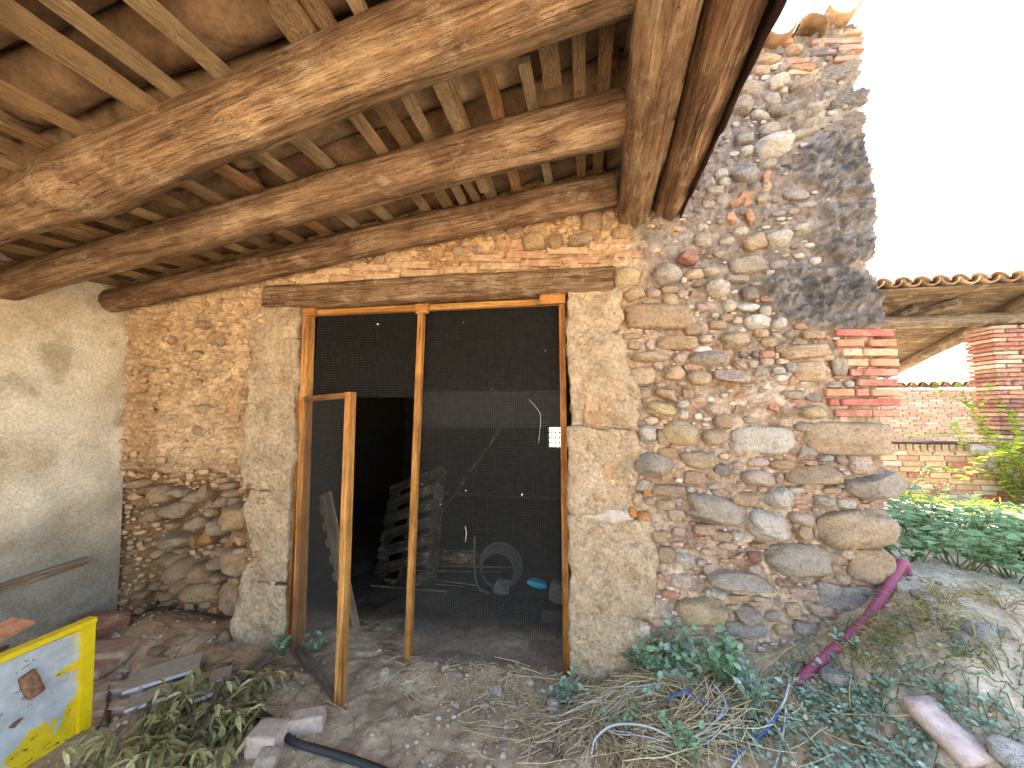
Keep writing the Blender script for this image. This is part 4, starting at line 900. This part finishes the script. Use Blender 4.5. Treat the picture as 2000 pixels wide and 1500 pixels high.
lump('stone_slab', 222, 1355, (.16, .05, .022), .45, lin(176, 152, 130), 'box', 'narrow grey pink slab on the dirt by the yellow frame', 'slab', seed=4)
lump('stone_slab', 200, 1395, (.11, .035, .022), .5, lin(182, 150, 124), 'box', 'short pink slab offcut at the foot of the yellow frame', 'slab', seed=5)
def flat(px, py, sx, sy, sz, rz, label, seed, mat=M_SLATE, col=None, tx=.08):
    g = G(px, py); o = empty('floor_slab', (g.x, g.y, g.z), label, 'slab')
    P, F = box_sub(sx, sy, sz, .09, .003, seed, .004, 14)
    put('slab_body', mesh_data('slab_body', P, F, mat, False), o, (g.x, g.y, g.z + sz / 2 + .02), (tx, -.05, rz), color=col)
    P, F = box_sub(sx * .98, .006, sz * 1.02, .09, .001, seed, .001, 14)
    M = Matrix.LocRotScale(Vector((g.x, g.y, g.z + sz / 2 + .02)), Euler((tx, -.05, rz)), None)
    put('pale_edge', mesh_data('pale_edge', P, F, M_PALE, False), o, M @ Vector((0, -sy / 2 - .003, 0)), (tx, -.05, rz))
flat(322, 1322, .34, .17, .018, .75, 'brown grey slab lying flat on the dirt below the cobbles', 1)
flat(355, 1352, .46, .11, .016, .72, 'thin slate slab with a bright white edge beside the brown slab', 2)
flat(385, 1362, .24, .15, .018, .85, 'short grey slab nearest the withered branches', 3)
lump('building_stone', 522, 1458, (.070, .065, .048), .15, lin(190, 164, 144), 'box', 'squared pinkish building stone beside the black hose', 'stone', seed=6)
lump('building_stone', 598, 1426, (.085, .045, .045), .42, lin(182, 158, 140), 'box', 'oblong pinkish building stone lying behind the black hose', 'stone', seed=7)
lump('building_stone', 520, 1492, (.06, .05, .035), .1, lin(184, 162, 142), 'a', 'small pale stone against the squared building stone', 'stone', seed=8)
lump('fallen_stone', 440, 1253, (.045, .04, .04), 0, lin(150, 112, 82), 'r', 'round brown cobble half sunk in the dirt heap', 'stone', seed=9)
lump('fallen_stone', 305, 1280, (.055, .03, .028), .4, lin(150, 118, 92), 'r', 'oval brown cobble lying on the slope of the dirt heap', 'stone', seed=10)
lump('fallen_stone', 241, 1313, (.04, .026, .016), .1, lin(200, 186, 160), 'a', 'small cream flake of stone on the dirt', 'stone', seed=11)
for k, (x, y) in enumerate(((441, 1303), (455, 1313), (437, 1330), (450, 1330), (475, 1320), (468, 1352), (385, 1296), (230, 1328), (425, 1362), (500, 1352), (520, 1350), (470, 1385))):
    lump('fallen_cobble', x, y, (random.uniform(.022, .036), random.uniform(.018, .026), random.uniform(.014, .024)), random.uniform(0, 3), lin(*random.choice(((172, 140, 108), (190, 176, 158), (160, 134, 110)))), 'r',
         'small rounded cobble lying on the dirt below the broken wall', 'cobble', 'small cobbles fallen below the wall', seed=20 + k)
for k, (x, y, r_) in enumerate(((750, 1317, .03), (968, 1358, .035), (870, 1310, .035), (1035, 1338, .03), (1082, 1388, .045), (945, 1385, .026), (985, 1445, .022), (1158, 1440, .02), (895, 1325, .03), (1050, 1350, .022), (700, 1325, .02), (1100, 1455, .02))):
    lump('loose_stone', x, y, (r_, r_ * .8, r_ * .65), random.uniform(0, 3), lin(*random.choice(((178, 160, 142), (158, 140, 124), (196, 184, 168)))), 'a',
         'small angular stone lying on the trodden dirt before the doorway', 'stone', 'loose stones before the doorway', seed=50 + k)
tag(log('driftwood', G(438, 1362, .03), G(528, 1292, .04), .026, .03, M_GREYWOOD, None, 90, color=(1, .92, .84), seg=20), 'grey weathered timber offcut pointing at the left door jamb', 'timber')
tag(log('dry_stick', G(202, 1425, .02), G(212, 1352, .03), .012, .009, M_GREYWOOD, None, 91, color=(.7, .65, .6), seg=10), 'curved dark stick on the dirt beside the yellow panel', 'stick')
tag(put('black_hose', (lambda vf: mesh_data('black_hose', vf[0], vf[1], M_RUBBER))(tube(spline([G(490, 1392, .02), G(525, 1415, .02), G(548, 1440, .02), G(580, 1462, .02), G(640, 1478, .02), G(720, 1503, .015), G(850, 1560, .015)], 40), .017, 12))), 'thick black rubber hose snaking over the dirt', 'hose')
tag(stick('timber_offcut', G(1210, 1440, .025), G(1258, 1475, .025), .05, .035, M_GREYWOOD, None, (1, .85, .7), 24), 'small brown timber block lying among the white cables', 'offcut')
tag(stick('timber_offcut', G(1058, 1466, .012), G(1106, 1490, .012), .02, .012, M_GREYWOOD, None, (.9, .85, .8), 25), 'short grey stick of timber on the dirt left of the straw', 'offcut')
# paving slab on the bank
a, b = G(1792, 1386), G(1905, 1500); d_ = b - a; wd = (G(1836, 1386) - G(1748, 1386)).length; L_ = d_.length * 1.12
P, F = box_sub(L_, wd * .92, .045, .04, .0015, 33, .005, 14); ctr = a + d_ * .55
tag(put('clay_paver', mesh_data('clay_paver', P, F, M_BRICK), None, (ctr.x, ctr.y, (a.z + b.z) / 2 + .03), (0, -math.asin(d_.z / d_.length), math.atan2(d_.y, d_.x)), color=lin(206, 182, 168)), 'long pinkish clay paver lying on the bank among creepers', 'paver')
lump('fallen_stone', 1990, 1492, (.07, .06, .04), .4, lin(206, 200, 190), 'a', 'whitish stone on the bank beside the clay paver', 'stone', seed=44)
for k, (x, y, r_) in enumerate(((1770, 1150, .07), (1795, 1170, .06), (1900, 1235, .08), (1880, 1250, .06), (1640, 1330, .07), (1925, 1155, .05), (1968, 1240, .05))):
    lump('bank_stone', x, y, (r_, r_ * .7, r_ * .5), random.uniform(0, 3), lin(*random.choice(((190, 176, 156), (160, 156, 150), (200, 190, 172)))), 'a', ('pale stone half buried beside the top bend of the conduit', 'pale flat stone just below the top bend of the conduit', 'large pale stone half buried in the bare middle of the bank', 'pale stone touching the large one in the bare bank', 'pale stone lying under the middle of the conduit', 'small pale stone at the edge of the shrub thicket', 'small pale stone in the bare bank past the large one')[k], 'stone', 'stones half buried in the dry bank', seed=80 + k, lift=-.02)

# ------------------------------------------------------------------ gravel, straw, cables, conduit
def gravel(n, rect, rmin, rmax, dens=None):
    V0 = [rock(2, 400 + i, 'a') for i in range(6)]; VV = []; FF = []; base = 0
    for t in range(n):
        x = random.uniform(rect[0], rect[1]); y = random.uniform(rect[2], rect[3])
        if y > .14 and x < 1.7: continue
        if float(fbm(np.array(x * 2.), np.array(y * 2.), 77)) < .34 + .2 * random.random(): continue
        r = rmin + (rmax - rmin) * random.random() ** 3; V, F = random.choice(V0)
        M = np.array(Euler((random.uniform(0, 6), random.uniform(0, 6), random.uniform(0, 6))).to_matrix())
        VV.append((V @ M.T) * np.array([r, r, r * .7]) + np.array([x, y, gz(x, y) + r * .3])); FF.append(F + base); base += len(V)
    return np.concatenate(VV), np.concatenate(FF)
V, F = gravel(8000, (-3.4, 1.6, -1.2, .6), .002, .017); tag(put('gravel', mesh_data('gravel', V, F, M_GRAVEL)), 'fine gravel and crumbs of stone strewn over the dirt', 'gravel', kind='stuff')
V, F = gravel(1000, (1.2, 3.2, -.9, 1.2), .003, .02); tag(put('gravel', mesh_data('gravel', V, F, M_GRAVEL)), 'pale gravel strewn over the dry bank', 'gravel', kind='stuff')
def straws(n, cx, cy, sx, sy, lmin, lmax, r=.0013, zr=.02, ring=None):
    j = Join()
    for k in range(n):
        if ring and random.random() < ring[0]:
            a0 = random.uniform(0, 6.28); rr = random.gauss(ring[1], .05); x = cx + rr * math.cos(a0); y = cy + rr * math.sin(a0) * .6; an = a0 + 1.57 + random.gauss(0, .35)
        else: x = random.gauss(cx, sx); y = random.gauss(cy, sy); an = random.uniform(0, 6.28)
        if y > -.02 and (x < OPEN_L or x > OPEN_R): y = -.03 - random.random() * .1
        L = random.uniform(lmin, lmax); bd = random.uniform(-.8, .8); pts = []; lift = random.random() * zr; px, py = x, y
        ph = random.uniform(-.25, .25)
        for i in range(5):
            pts.append((px, py, gz(px, py) + .003 + lift + ph * L * .12 * i)); px += math.cos(an) * L / 4; py += math.sin(an) * L / 4; an += bd / 4
            if py > -.015 and (px < OPEN_L or px > OPEN_R): py = -.02
        j.add(*tube(pts, r * random.uniform(.6, 1.7), 4, False))
    return j
cc = G(1270, 1410)
tag(put('straw', straws(1700, cc.x, cc.y + .02, .30, .11, .08, .32, .0016, .05, (.45, .26)).mesh('straw', M_STRAW)), 'loose heap of dry yellow straw at the foot of the wall', 'straw', kind='stuff')
cs = G(950, 1330)
tag(put('straw', straws(330, cs.x, cs.y + .0, .30, .09, .04, .16, .0013, .01).mesh('straw', M_STRAW)), 'scattered straw along the sill of the mesh screen', 'straw', kind='stuff')
tag(put('straw', straws(330, -.9, -.38, .75, .22, .03, .14, .0010, .004).mesh('straw', M_STRAW)), 'stray straws and twigs over the trodden dirt', 'straw', kind='stuff')
tag(put('twigs', straws(260, -2.1, -.45, .45, .2, .04, .18, .0016, .012).mesh('twigs', M_GREYWOOD)), 'broken twigs strewn between the slabs and the door', 'twigs', kind='stuff')
tag(put('straw', straws(380, 1.75, -.15, .40, .25, .05, .2, .0012, .02).mesh('straw', M_STRAW)), 'dead grass stalks lying on the dry bank', 'straw', kind='stuff')
def cable(name, pts, r, mat, label, n=80, lift=.012):
    P = spline([G(x, y, l + lift) for x, y, l in pts], n); tag(put(name, mesh_data(name, *tube(P, r, 8), mat)), label, 'cable')
cable('white_cable', [(1545, 1352, .05), (1530, 1390, .02), (1490, 1440, .01), (1440, 1490, .0), (1420, 1530, .0)], .0055, M_WHITE, 'white cable trailing out of the magenta conduit through the creepers')
cable('white_cable', [(1536, 1400, .02), (1530, 1450, .01), (1515, 1500, .0), (1500, 1530, .0)], .0045, M_WHITE, 'shorter white cable forking off beside the conduit end')
ring = []
for k in range(46):
    w = .5 + k * .42; rr = 1 + .10 * math.sin(k * 1.9) + .06 * math.sin(k * .7)
    ring.append((1300 + 125 * rr * math.cos(w) - 20 * math.sin(k * .5), 1412 + 58 * rr * math.sin(w) + 8 * math.sin(k * 1.3), .015 + .025 * abs(math.sin(k * .37))))
cable('white_cable', ring, .0032, M_WHITE, 'loosely coiled white cable lying in the straw by the wall', 420)
cable('white_cable', [(1155, 1500, .02), (1165, 1470, .03), (1200, 1455, .05), (1260, 1455, .05), (1330, 1468, .02), (1380, 1450, .02), (1418, 1400, .02), (1395, 1360, .03)], .0052, M_WHITE, 'white cable arching over the small timber block', lift=.03)
cable('blue_cable', [(1300, 1395, .05), (1325, 1385, .05), (1345, 1380, .05), (1400, 1420, .03), (1395, 1450, .02), (1370, 1485, .01)], .0042, M_BLUE, 'thin blue cable tangled with the white cable coil')
cable('blue_cable', [(1420, 1500, .01), (1465, 1470, .015), (1500, 1440, .02), (1525, 1405, .02)], .0038, M_BLUE, 'thin blue cable running beside the cable from the conduit')
# corrugated conduit
cp = [PY(1548, 1345, -.215), PY(1592, 1300, -.185), PY(1640, 1258, -.15), PY(1682, 1218, -.12), PY(1720, 1172, -.08), PY(1748, 1125, -.02), PY(1762, 1100, .05), PY(1768, 1108, .14), PY(1772, 1130, .22)]
pts = spline(cp, 520); rad = [.0222 + .0024 * math.sin(i * .95) for i in range(len(pts))]
tag(put('corrugated_conduit', mesh_data('corrugated_conduit', *tube(pts, rad, 16), M_HOSE)), 'magenta corrugated plastic conduit bending down the bank past the wall corner', 'conduit')

# ------------------------------------------------------------------ plants
LEAF_OV = np.array([(0, 0, 0), (.35, .30, .05), (.35, 0, -.02), (.35, -.30, .05), (.72, .22, .03), (.72, 0, -.04), (.72, -.22, .03), (1, 0, -.10)])
LEAF_LA = np.array([(0, 0, 0), (.3, .11, .03), (.3, 0, -.01), (.3, -.11, .03), (.7, .09, -.02), (.7, 0, -.06), (.7, -.09, -.02), (1, 0, -.16)])
LF = np.array([(0, 2, 1), (0, 3, 2), (1, 2, 4), (2, 5, 4), (2, 3, 6), (2, 6, 5), (4, 5, 7), (5, 6, 7)])
def leaves_mesh(name, items, mat, tpl):
    VV = np.zeros((len(items) * 8, 3)); FF = np.zeros((len(items) * 8, 3), int)
    for i, (p, d, up, s) in enumerate(items):
        d = d.normalized(); y = up.cross(d)
        if y.length < 1e-4: y = Vector((1, 0, 0)).cross(d)
        y.normalize(); z = d.cross(y); M = np.array([d, y, z])
        VV[i * 8:i * 8 + 8] = (tpl * s) @ M + np.array(p); FF[i * 8:i * 8 + 8] = LF + i * 8
    return mesh_data(name, VV, FF, mat)
def rv(s=1.0): return Vector((random.gauss(0, s), random.gauss(0, s), random.gauss(0, s)))
def plant(name, base, label, cat, stems=8, h=.2, spread=.15, lf=.035, step=.03, mat=None, tpl=LEAF_OV, group=None, lean=Vector((0, 0, 0)), droop=.3, stemr=.0025, pairs=2, trail=False, stemmat=None, flat=False, hang=None):
    o = empty(name, base, label, cat, group); items = []; j = Join()
    for s in range(stems):
        an = random.uniform(0, 6.28); L = h * random.uniform(.55, 1.15); d = Vector((math.cos(an), math.sin(an), 0)) * spread / max(h, .01) + Vector((0, 0, .02 if trail else 1)) + lean
        d.normalize(); p = Vector(base) + Vector((math.cos(an), math.sin(an), 0)) * random.random() * spread * .35
        p.z = gz(p.x, p.y); pts = [p.copy()]; n = max(3, int(L / step))
        for i in range(n):
            d = (d + rv(.16) + Vector((0, 0, -droop * (i / n) * .35))).normalized(); p = p + d * step
            if trail: p.z = gz(p.x, p.y) + .012 + .02 * random.random()
            elif p.z < gz(p.x, p.y) + .01: p.z = gz(p.x, p.y) + .01
            if p.y > -.02 and p.x < 1.62: p.y = -.03
            pts.append(p.copy())
            if i > 0:
                for q in range(pairs):
                    a = random.uniform(0, 6.28); side = Vector((math.cos(a), math.sin(a), random.uniform(.0, .5))) + d * .35
                    if flat: side.z = random.uniform(-.1, .25)
                    if hang: side.z = -hang * random.uniform(-.2, 1.2)
                    items.append((p, side, Vector((0, 0, 1)) + rv(.25), lf * random.uniform(.55, 1.2)))
        j.add(*tube(pts, [stemr * (1 - .6 * i / len(pts)) for i in range(len(pts))], 5, False))
    put('stem', j.mesh('stem', stemmat or M_STEM), o, kind='stuff'); put('foliage', leaves_mesh('foliage', items, mat, tpl), o, kind='stuff')
    return o
plant('weed_plant', G(553, 1282), 'small bright green weed at the foot of the left jamb', 'weed', 7, .13, .05, .050, .028, M_WEED)
plant('weed_plant', Vector((-1.78, .12, gz(-1.78, .12))), 'pale green weed growing behind the open mesh door', 'weed', 6, .16, .07, .045, .03, M_WEED)
plant('weed_plant', G(1112, 1372), 'bushy green weed at the foot of the right jamb', 'weed', 13, .19, .08, .036, .024, M_MAT)
plant('weed_plant', G(1188, 1330), 'tiny green sprig against the right jamb block', 'weed', 3, .06, .03, .03, .02, M_MAT)
for k, (x, y, hh, lab) in enumerate(((1245, 1310, .17, 'leaning green weed at the edge of the right jamb'), (1300, 1330, .21, 'tall green weed against the mortar below the yellow boulder'), (1355, 1335, .26, 'tallest green weed at the wall foot, dense and leafy'),
                                     (1425, 1345, .28, 'sprawling green weed below the small grey cobbles'), (1470, 1375, .20, 'green weed spreading from the wall foot towards the conduit'))):
    plant('weed_plant', G(x, y), lab, 'weed', 11, hh * 1.15, .10, .044, .024, M_WEED if k % 2 else M_MAT, lean=Vector((random.uniform(-.3, .3), 0, 0)))
plant('weed_plant', G(1225, 1425), 'dark green weed growing through the straw heap', 'weed', 8, .12, .07, .034, .024, M_WEED)
plant('weed_plant', G(1330, 1490), 'green weed with pointed leaves in front of the cable coil', 'weed', 9, .16, .07, .036, .025, M_WEED)
MATS = ((1500, 1385, .30), (1560, 1400, .28), (1620, 1415, .30), (1690, 1365, .34), (1740, 1340, .30), (1650, 1455, .30), (1560, 1470, .26), (1720, 1450, .30), (1760, 1490, .26), (1450, 1420, .20), (1800, 1360, .26), (1690, 1490, .24))
ML = ('grey green creeper just left of the conduit mouth at the wall foot', 'grey green creeper in front of the conduit mouth around the white cables', 'grey green creeper below the lowest bend of the conduit', 'dense grey green creeper on the bank to the right of the conduit', 'grey green creeper on the bank above the far end of the clay paver',
      'grey green creeper between the trailing cables and the clay paver', 'grey green creeper covering the shorter forked white cable', 'grey green creeper along the long side of the clay paver', 'grey green creeper at the foot of the clay paver', 'small grey green creeper beside the straw heap and blue cable', 'grey green creeper behind the far end of the clay paver', 'grey green creeper on bare dirt in front of the others below the paver')
for k, (x, y, rr) in enumerate(MATS):
    plant('creeper', G(x, y), ML[k], 'creeper', 15, rr * .62, .5, .028, .022, M_MAT, group='creepers below the conduit', trail=True, droop=.0, pairs=3)
for k, (x, y, rr) in enumerate(((1915, 1290, .20), (1985, 1345, .26), (1870, 1440, .22), (1950, 1470, .24), (1985, 1420, .2))):
    plant('creeper', G(x, y), ('feathery creeper on the open bank above the clay paver', 'wide feathery creeper spreading at the top of the bank past the paver', 'feathery creeper pressed against the side of the clay paver', 'feathery creeper between clay paver and whitish stone', 'feathery creeper behind the whitish stone on the bank')[k], 'creeper', 15, rr * .7, .5, .024, .02, M_MAT, LEAF_LA, group='creepers beside the clay paver', trail=True, droop=.0, pairs=3)
plant('weed_plant', G(1580, 1310), 'small creeping weed under the middle of the conduit', 'weed', 7, .12, .08, .028, .022, M_MAT)
plant('weed_plant', G(1655, 1268), 'small creeping weed across the magenta conduit', 'weed', 7, .12, .06, .028, .022, M_MAT)
for k, (x, y) in enumerate(((1720, 1265), (1745, 1250), (1700, 1300), (1880, 1280), (1800, 1215), (1830, 1225), (1960, 1190), (1850, 1180))):
    plant('grass_tuft', G(x, y), ('dry grass tuft on the bank midway along the conduit', 'dry grass tuft on the bank near the upper conduit', 'dry grass tuft on the bank over the creepers below the conduit', 'dry grass tuft below the large pale bank stone', 'dry grass tuft below the shrub thicket near the conduit bend', 'dry grass tuft right beside the one below the thicket', 'dry grass tuft at the far edge of the bare bank', 'dry grass tuft at the rim of the shrub thicket')[k], 'grass', 24, .13, .10, .07, .03, M_GRASS, LEAF_LA * np.array([1, .35, 1]), group='dry grass tufts on the bank', pairs=1, stemr=.0012)
# leafy bank beyond the corner
random.seed(21)
for k in range(20):
    px = 1762 + (k % 7) * 42 + random.uniform(-12, 12); rowk = k // 7
    d_ = (.42, .95, 1.5)[rowk]; b_ = Vector((1.92 + (k % 7) * .27 + rowk * .38 + random.uniform(-.08, .08), d_ + random.uniform(-.12, .12), 0)); b_.z = gz(b_.x, b_.y)
    plant('leafy_shrub', b_, 'leafy green shrub in the thicket beyond the wall corner', 'shrub', 13, .38 + .05 * rowk, .24, .075, .042, M_BUSH, group='shrubs in the thicket beyond the corner', droop=.9, pairs=2, flat=True, stemr=.004)
for k in range(10):
    b_ = Vector((3.2 + .35 * (k % 5) + random.uniform(-.1, .1), 2.7 + .6 * (k // 5) + random.uniform(-.2, .2), 0)); b_.z = gz(b_.x, b_.y)
    plant('grass_tuft', b_, 'sunlit yellow green grass tuft before the low brick wall', 'grass', 26, .20, .16, .10, .04, M_IVY, LEAF_LA * np.array([1, .4, 1]), group='sunlit grass tufts before the low brick wall', pairs=1, stemr=.0015)
for k, x in enumerate((3.55, 3.68)):
    b_ = Vector((x + .5, 3.3, 0)); b_.z = gz(b_.x, b_.y)
    plant('tall_grass', b_, 'tall dry grass stalk standing before the low brick wall', 'grass', 5, .55, .12, .07, .06, M_GRASS, LEAF_LA, group='tall dry grass stalks', pairs=1, stemr=.003)
# wilted cut branches
random.seed(5)
for k, (x, y, an) in enumerate(((300, 1470, .6), (360, 1450, .9), (415, 1425, .5), (450, 1400, 1.2), (340, 1500, .2), (420, 1480, 1.6), (250, 1480, 1.0), (470, 1440, 2.0), (385, 1390, .8), (300, 1410, .4))):
    g = G(x, y)
    plant('cut_branch', g, 'wilted cut branch with drooping olive leaves in the pile before the slabs', 'branch', 6, .27, .20, .095, .032, M_DRYLEAF, LEAF_LA * np.array([1, 1.05, 1.8]), group='wilted branches in a pile', droop=1.6, pairs=2, hang=.9, stemr=.003, lean=Vector((math.cos(an), math.sin(an) * .5, 0)) * .8)

# ------------------------------------------------------------------ beyond the corner: low wall, pillar, shed roof, far wall
def brick_field(parent, x0, x1, z0, z1, y, bl, bh, joint, cols, dep, name='brick', jit=.006, joinas=None, miss=0.0):
    z = z0; r_ = 0; J = Join() if joinas else None
    while z < z1 - .01:
        x = x0 - (bl * .5 if r_ % 2 else 0)
        while x < x1 - .03:
            L = bl * random.uniform(.88, 1.06); a = max(x, x0 + random.uniform(-.012, .02)); b = min(x + L, x1)
            if b - a > .06:
                c = random.choice(cols); me = random.choice(brick_me); h = bh * random.uniform(.88, 1.04)
                loc = ((a + b) / 2, y + dep / 2 + random.uniform(-jit, jit), z + bh / 2); rot = (0, random.uniform(-.012, .012), random.uniform(-.01, .01)); sc = (b - a - joint, dep, h - joint * .6)
                if J: M = Matrix.LocRotScale(Vector(loc), Euler(rot), Vector(sc)); J.add([M @ v.co for v in me.vertices], [tuple(p.vertices) for p in me.polygons])
                else: put(name, me, parent, loc, rot, sc, sc3(c, .8, 1.12))
            x += L + .004
        z += bh + .002; r_ += 1
    return J
yel, org, red_, pale = lin(194, 164, 122), lin(186, 144, 110), lin(166, 108, 90), lin(196, 180, 156)
lw = empty('brick_wall', (4.9, 4.15, .4), 'low brick wall of yellow and red courses beyond the wall corner', 'wall')
slab('wall_core', 3.6, 7.4, 4.03, 4.30, .1, 1.2, M_PALE, lw)
brick_field(lw, 3.6, 7.4, .42, .60, 4.0, .27, .058, .010, [red_, red_, pale, org], .1)
brick_field(lw, 3.6, 7.4, .60, 1.10, 4.0, .28, .075, .010, [yel, org, yel, red_, pale], .1)
for k in range(11): put('brick', random.choice(brick_me), lw, (4.30 + .085 * k, 4.06, 1.165), (0, random.uniform(-.03, .03), 0), (.07, .14, .11), sc3(lin(168, 140, 110), .8, 1.1))
slab('coping', 4.2, 5.3, 3.96, 4.3, 1.226, 1.25, M_SHEET, lw)
pil = empty('brick_pillar', (5.7, 4.2, 1.2), 'tall pillar of thin weathered red bricks carrying the shed roof', 'pillar')
slab('pillar_core', 5.56, 6.25, 3.99, 4.30, 1.10, 2.86, M_RUBBLE, pil)
brick_field(pil, 5.50, 6.40, 1.12, 2.86, 3.94, .33, .058, .012, [lin(160, 108, 92), lin(168, 122, 104), lin(182, 142, 118), lin(142, 104, 94), lin(190, 168, 146)], .40, jit=.012)
shed = empty('shed_roof', (5, 4.5, 2.9), 'open shed roof of curved clay tiles over grey timbers on the brick pillar', 'roof')
log('tie_beam', (3.9, 4.1, 2.985), (7.0, 4.1, 2.955), .095, .10, M_GREYWOOD, shed, 95, lump=.07, squash=1.0, color=(.7, .66, .6))
def zs_(Y): return 3.22 - .235 * (Y - 3.7)
log('verge_rafter', (5.80, 3.66, zs_(3.66) - .05), (6.11, 6.8, zs_(6.8) - .05), .085, .09, M_GREYWOOD, shed, 96, lump=.06, color=(.72, .64, .56))
log('joist', (5.02, 3.75, 3.15), (4.70, 4.35, 3.08), .055, .055, M_GREYWOOD, shed, 97, square=3, color=(.75, .7, .66))
log('joist', (4.62, 3.9, 3.12), (4.45, 4.4, 3.06), .05, .05, M_GREYWOOD, shed, 98, color=(.7, .66, .62))
log('joist', (4.17, 3.8, 3.12), (4.05, 4.4, 3.08), .055, .055, M_LOG, shed, 99, color=(.6, .5, .42))
for k in range(20):
    Y0 = 3.60 + k * .16
    stick('sheathing_board', (3.6, Y0, zs_(Y0) + .035 + random.uniform(-.01, .01)), (6.35, Y0, zs_(Y0) + .035), .178, .022, M_GREYWOOD, shed, random.choice(((.5, .42, .32), (.4, .33, .25), (.6, .5, .36))), 200 + k, (0, .235, 1))
tl = [tile_mesh('roof_tile', u, L=.45, r0=.108, r1=.092, seed=60 + i) for i, u in enumerate((-1, -1, 1, 1))]
X = 3.7; k = 0
while X < 6.6:
    for r_ in range(4):
        Y0 = 3.52 + r_ * .36
        put('roof_tile', tl[random.randint(0, 1)], shed, (X, Y0, zs_(Y0) + .125), (random.uniform(-.08, .08), R(13), R(90) + random.uniform(-.05, .05)))
        put('roof_tile', tl[2 + random.randint(0, 1)], shed, (X + .11, Y0 + .03, zs_(Y0) + .18), (random.uniform(-.08, .08), R(13), R(90) + random.uniform(-.05, .05)))
    X += .215; k += 1
fw = empty('far_wall', (8, 8.2, .4), 'far pale yellow brick wall with a tiled coping seen under the shed roof', 'wall')
slab('wall_core', 5.5, 13, 8.02, 8.4, -.2, 2.20, M_PALE, fw)
J = brick_field(None, 6.6, 9.6, .9, 2.2, 7.99, .28, .055, .012, [yel], .06, joinas=True)
put('brickwork', J.mesh('brickwork', m_rubble('pale brickwork', [lin(172, 152, 128), lin(160, 130, 104), lin(182, 168, 148), lin(152, 120, 98), lin(168, 142, 116)])), fw, kind='stuff')
ct = [tile_mesh('coping_tile', u, L=.42, r0=.108, r1=.092, seed=70 + i) for i, u in enumerate((-1, 1))]
X = 6.4
while X < 10:
    put('coping_tile', ct[0], fw, (X, 7.90, 2.30), (0, 0, R(90))); put('coping_tile', ct[1], fw, (X + .11, 7.93, 2.335), (0, 0, R(90))); X += .215
# vine on the pillar
random.seed(31)
for k, (x, y, z) in enumerate(((5.5, 3.75, .5), (5.62, 3.7, .5), (5.75, 3.75, .55), (5.85, 3.72, .5), (5.6, 3.55, .45))):
    plant('vine', Vector((x, y, gz(x, y))), 'sunlit yellow green vine climbing in front of the brick pillar', 'vine', 8, 2.1 - .15 * k, .36, .095, .075, M_IVY, group='vines before the brick pillar', pairs=2, droop=.25, stemr=.006)
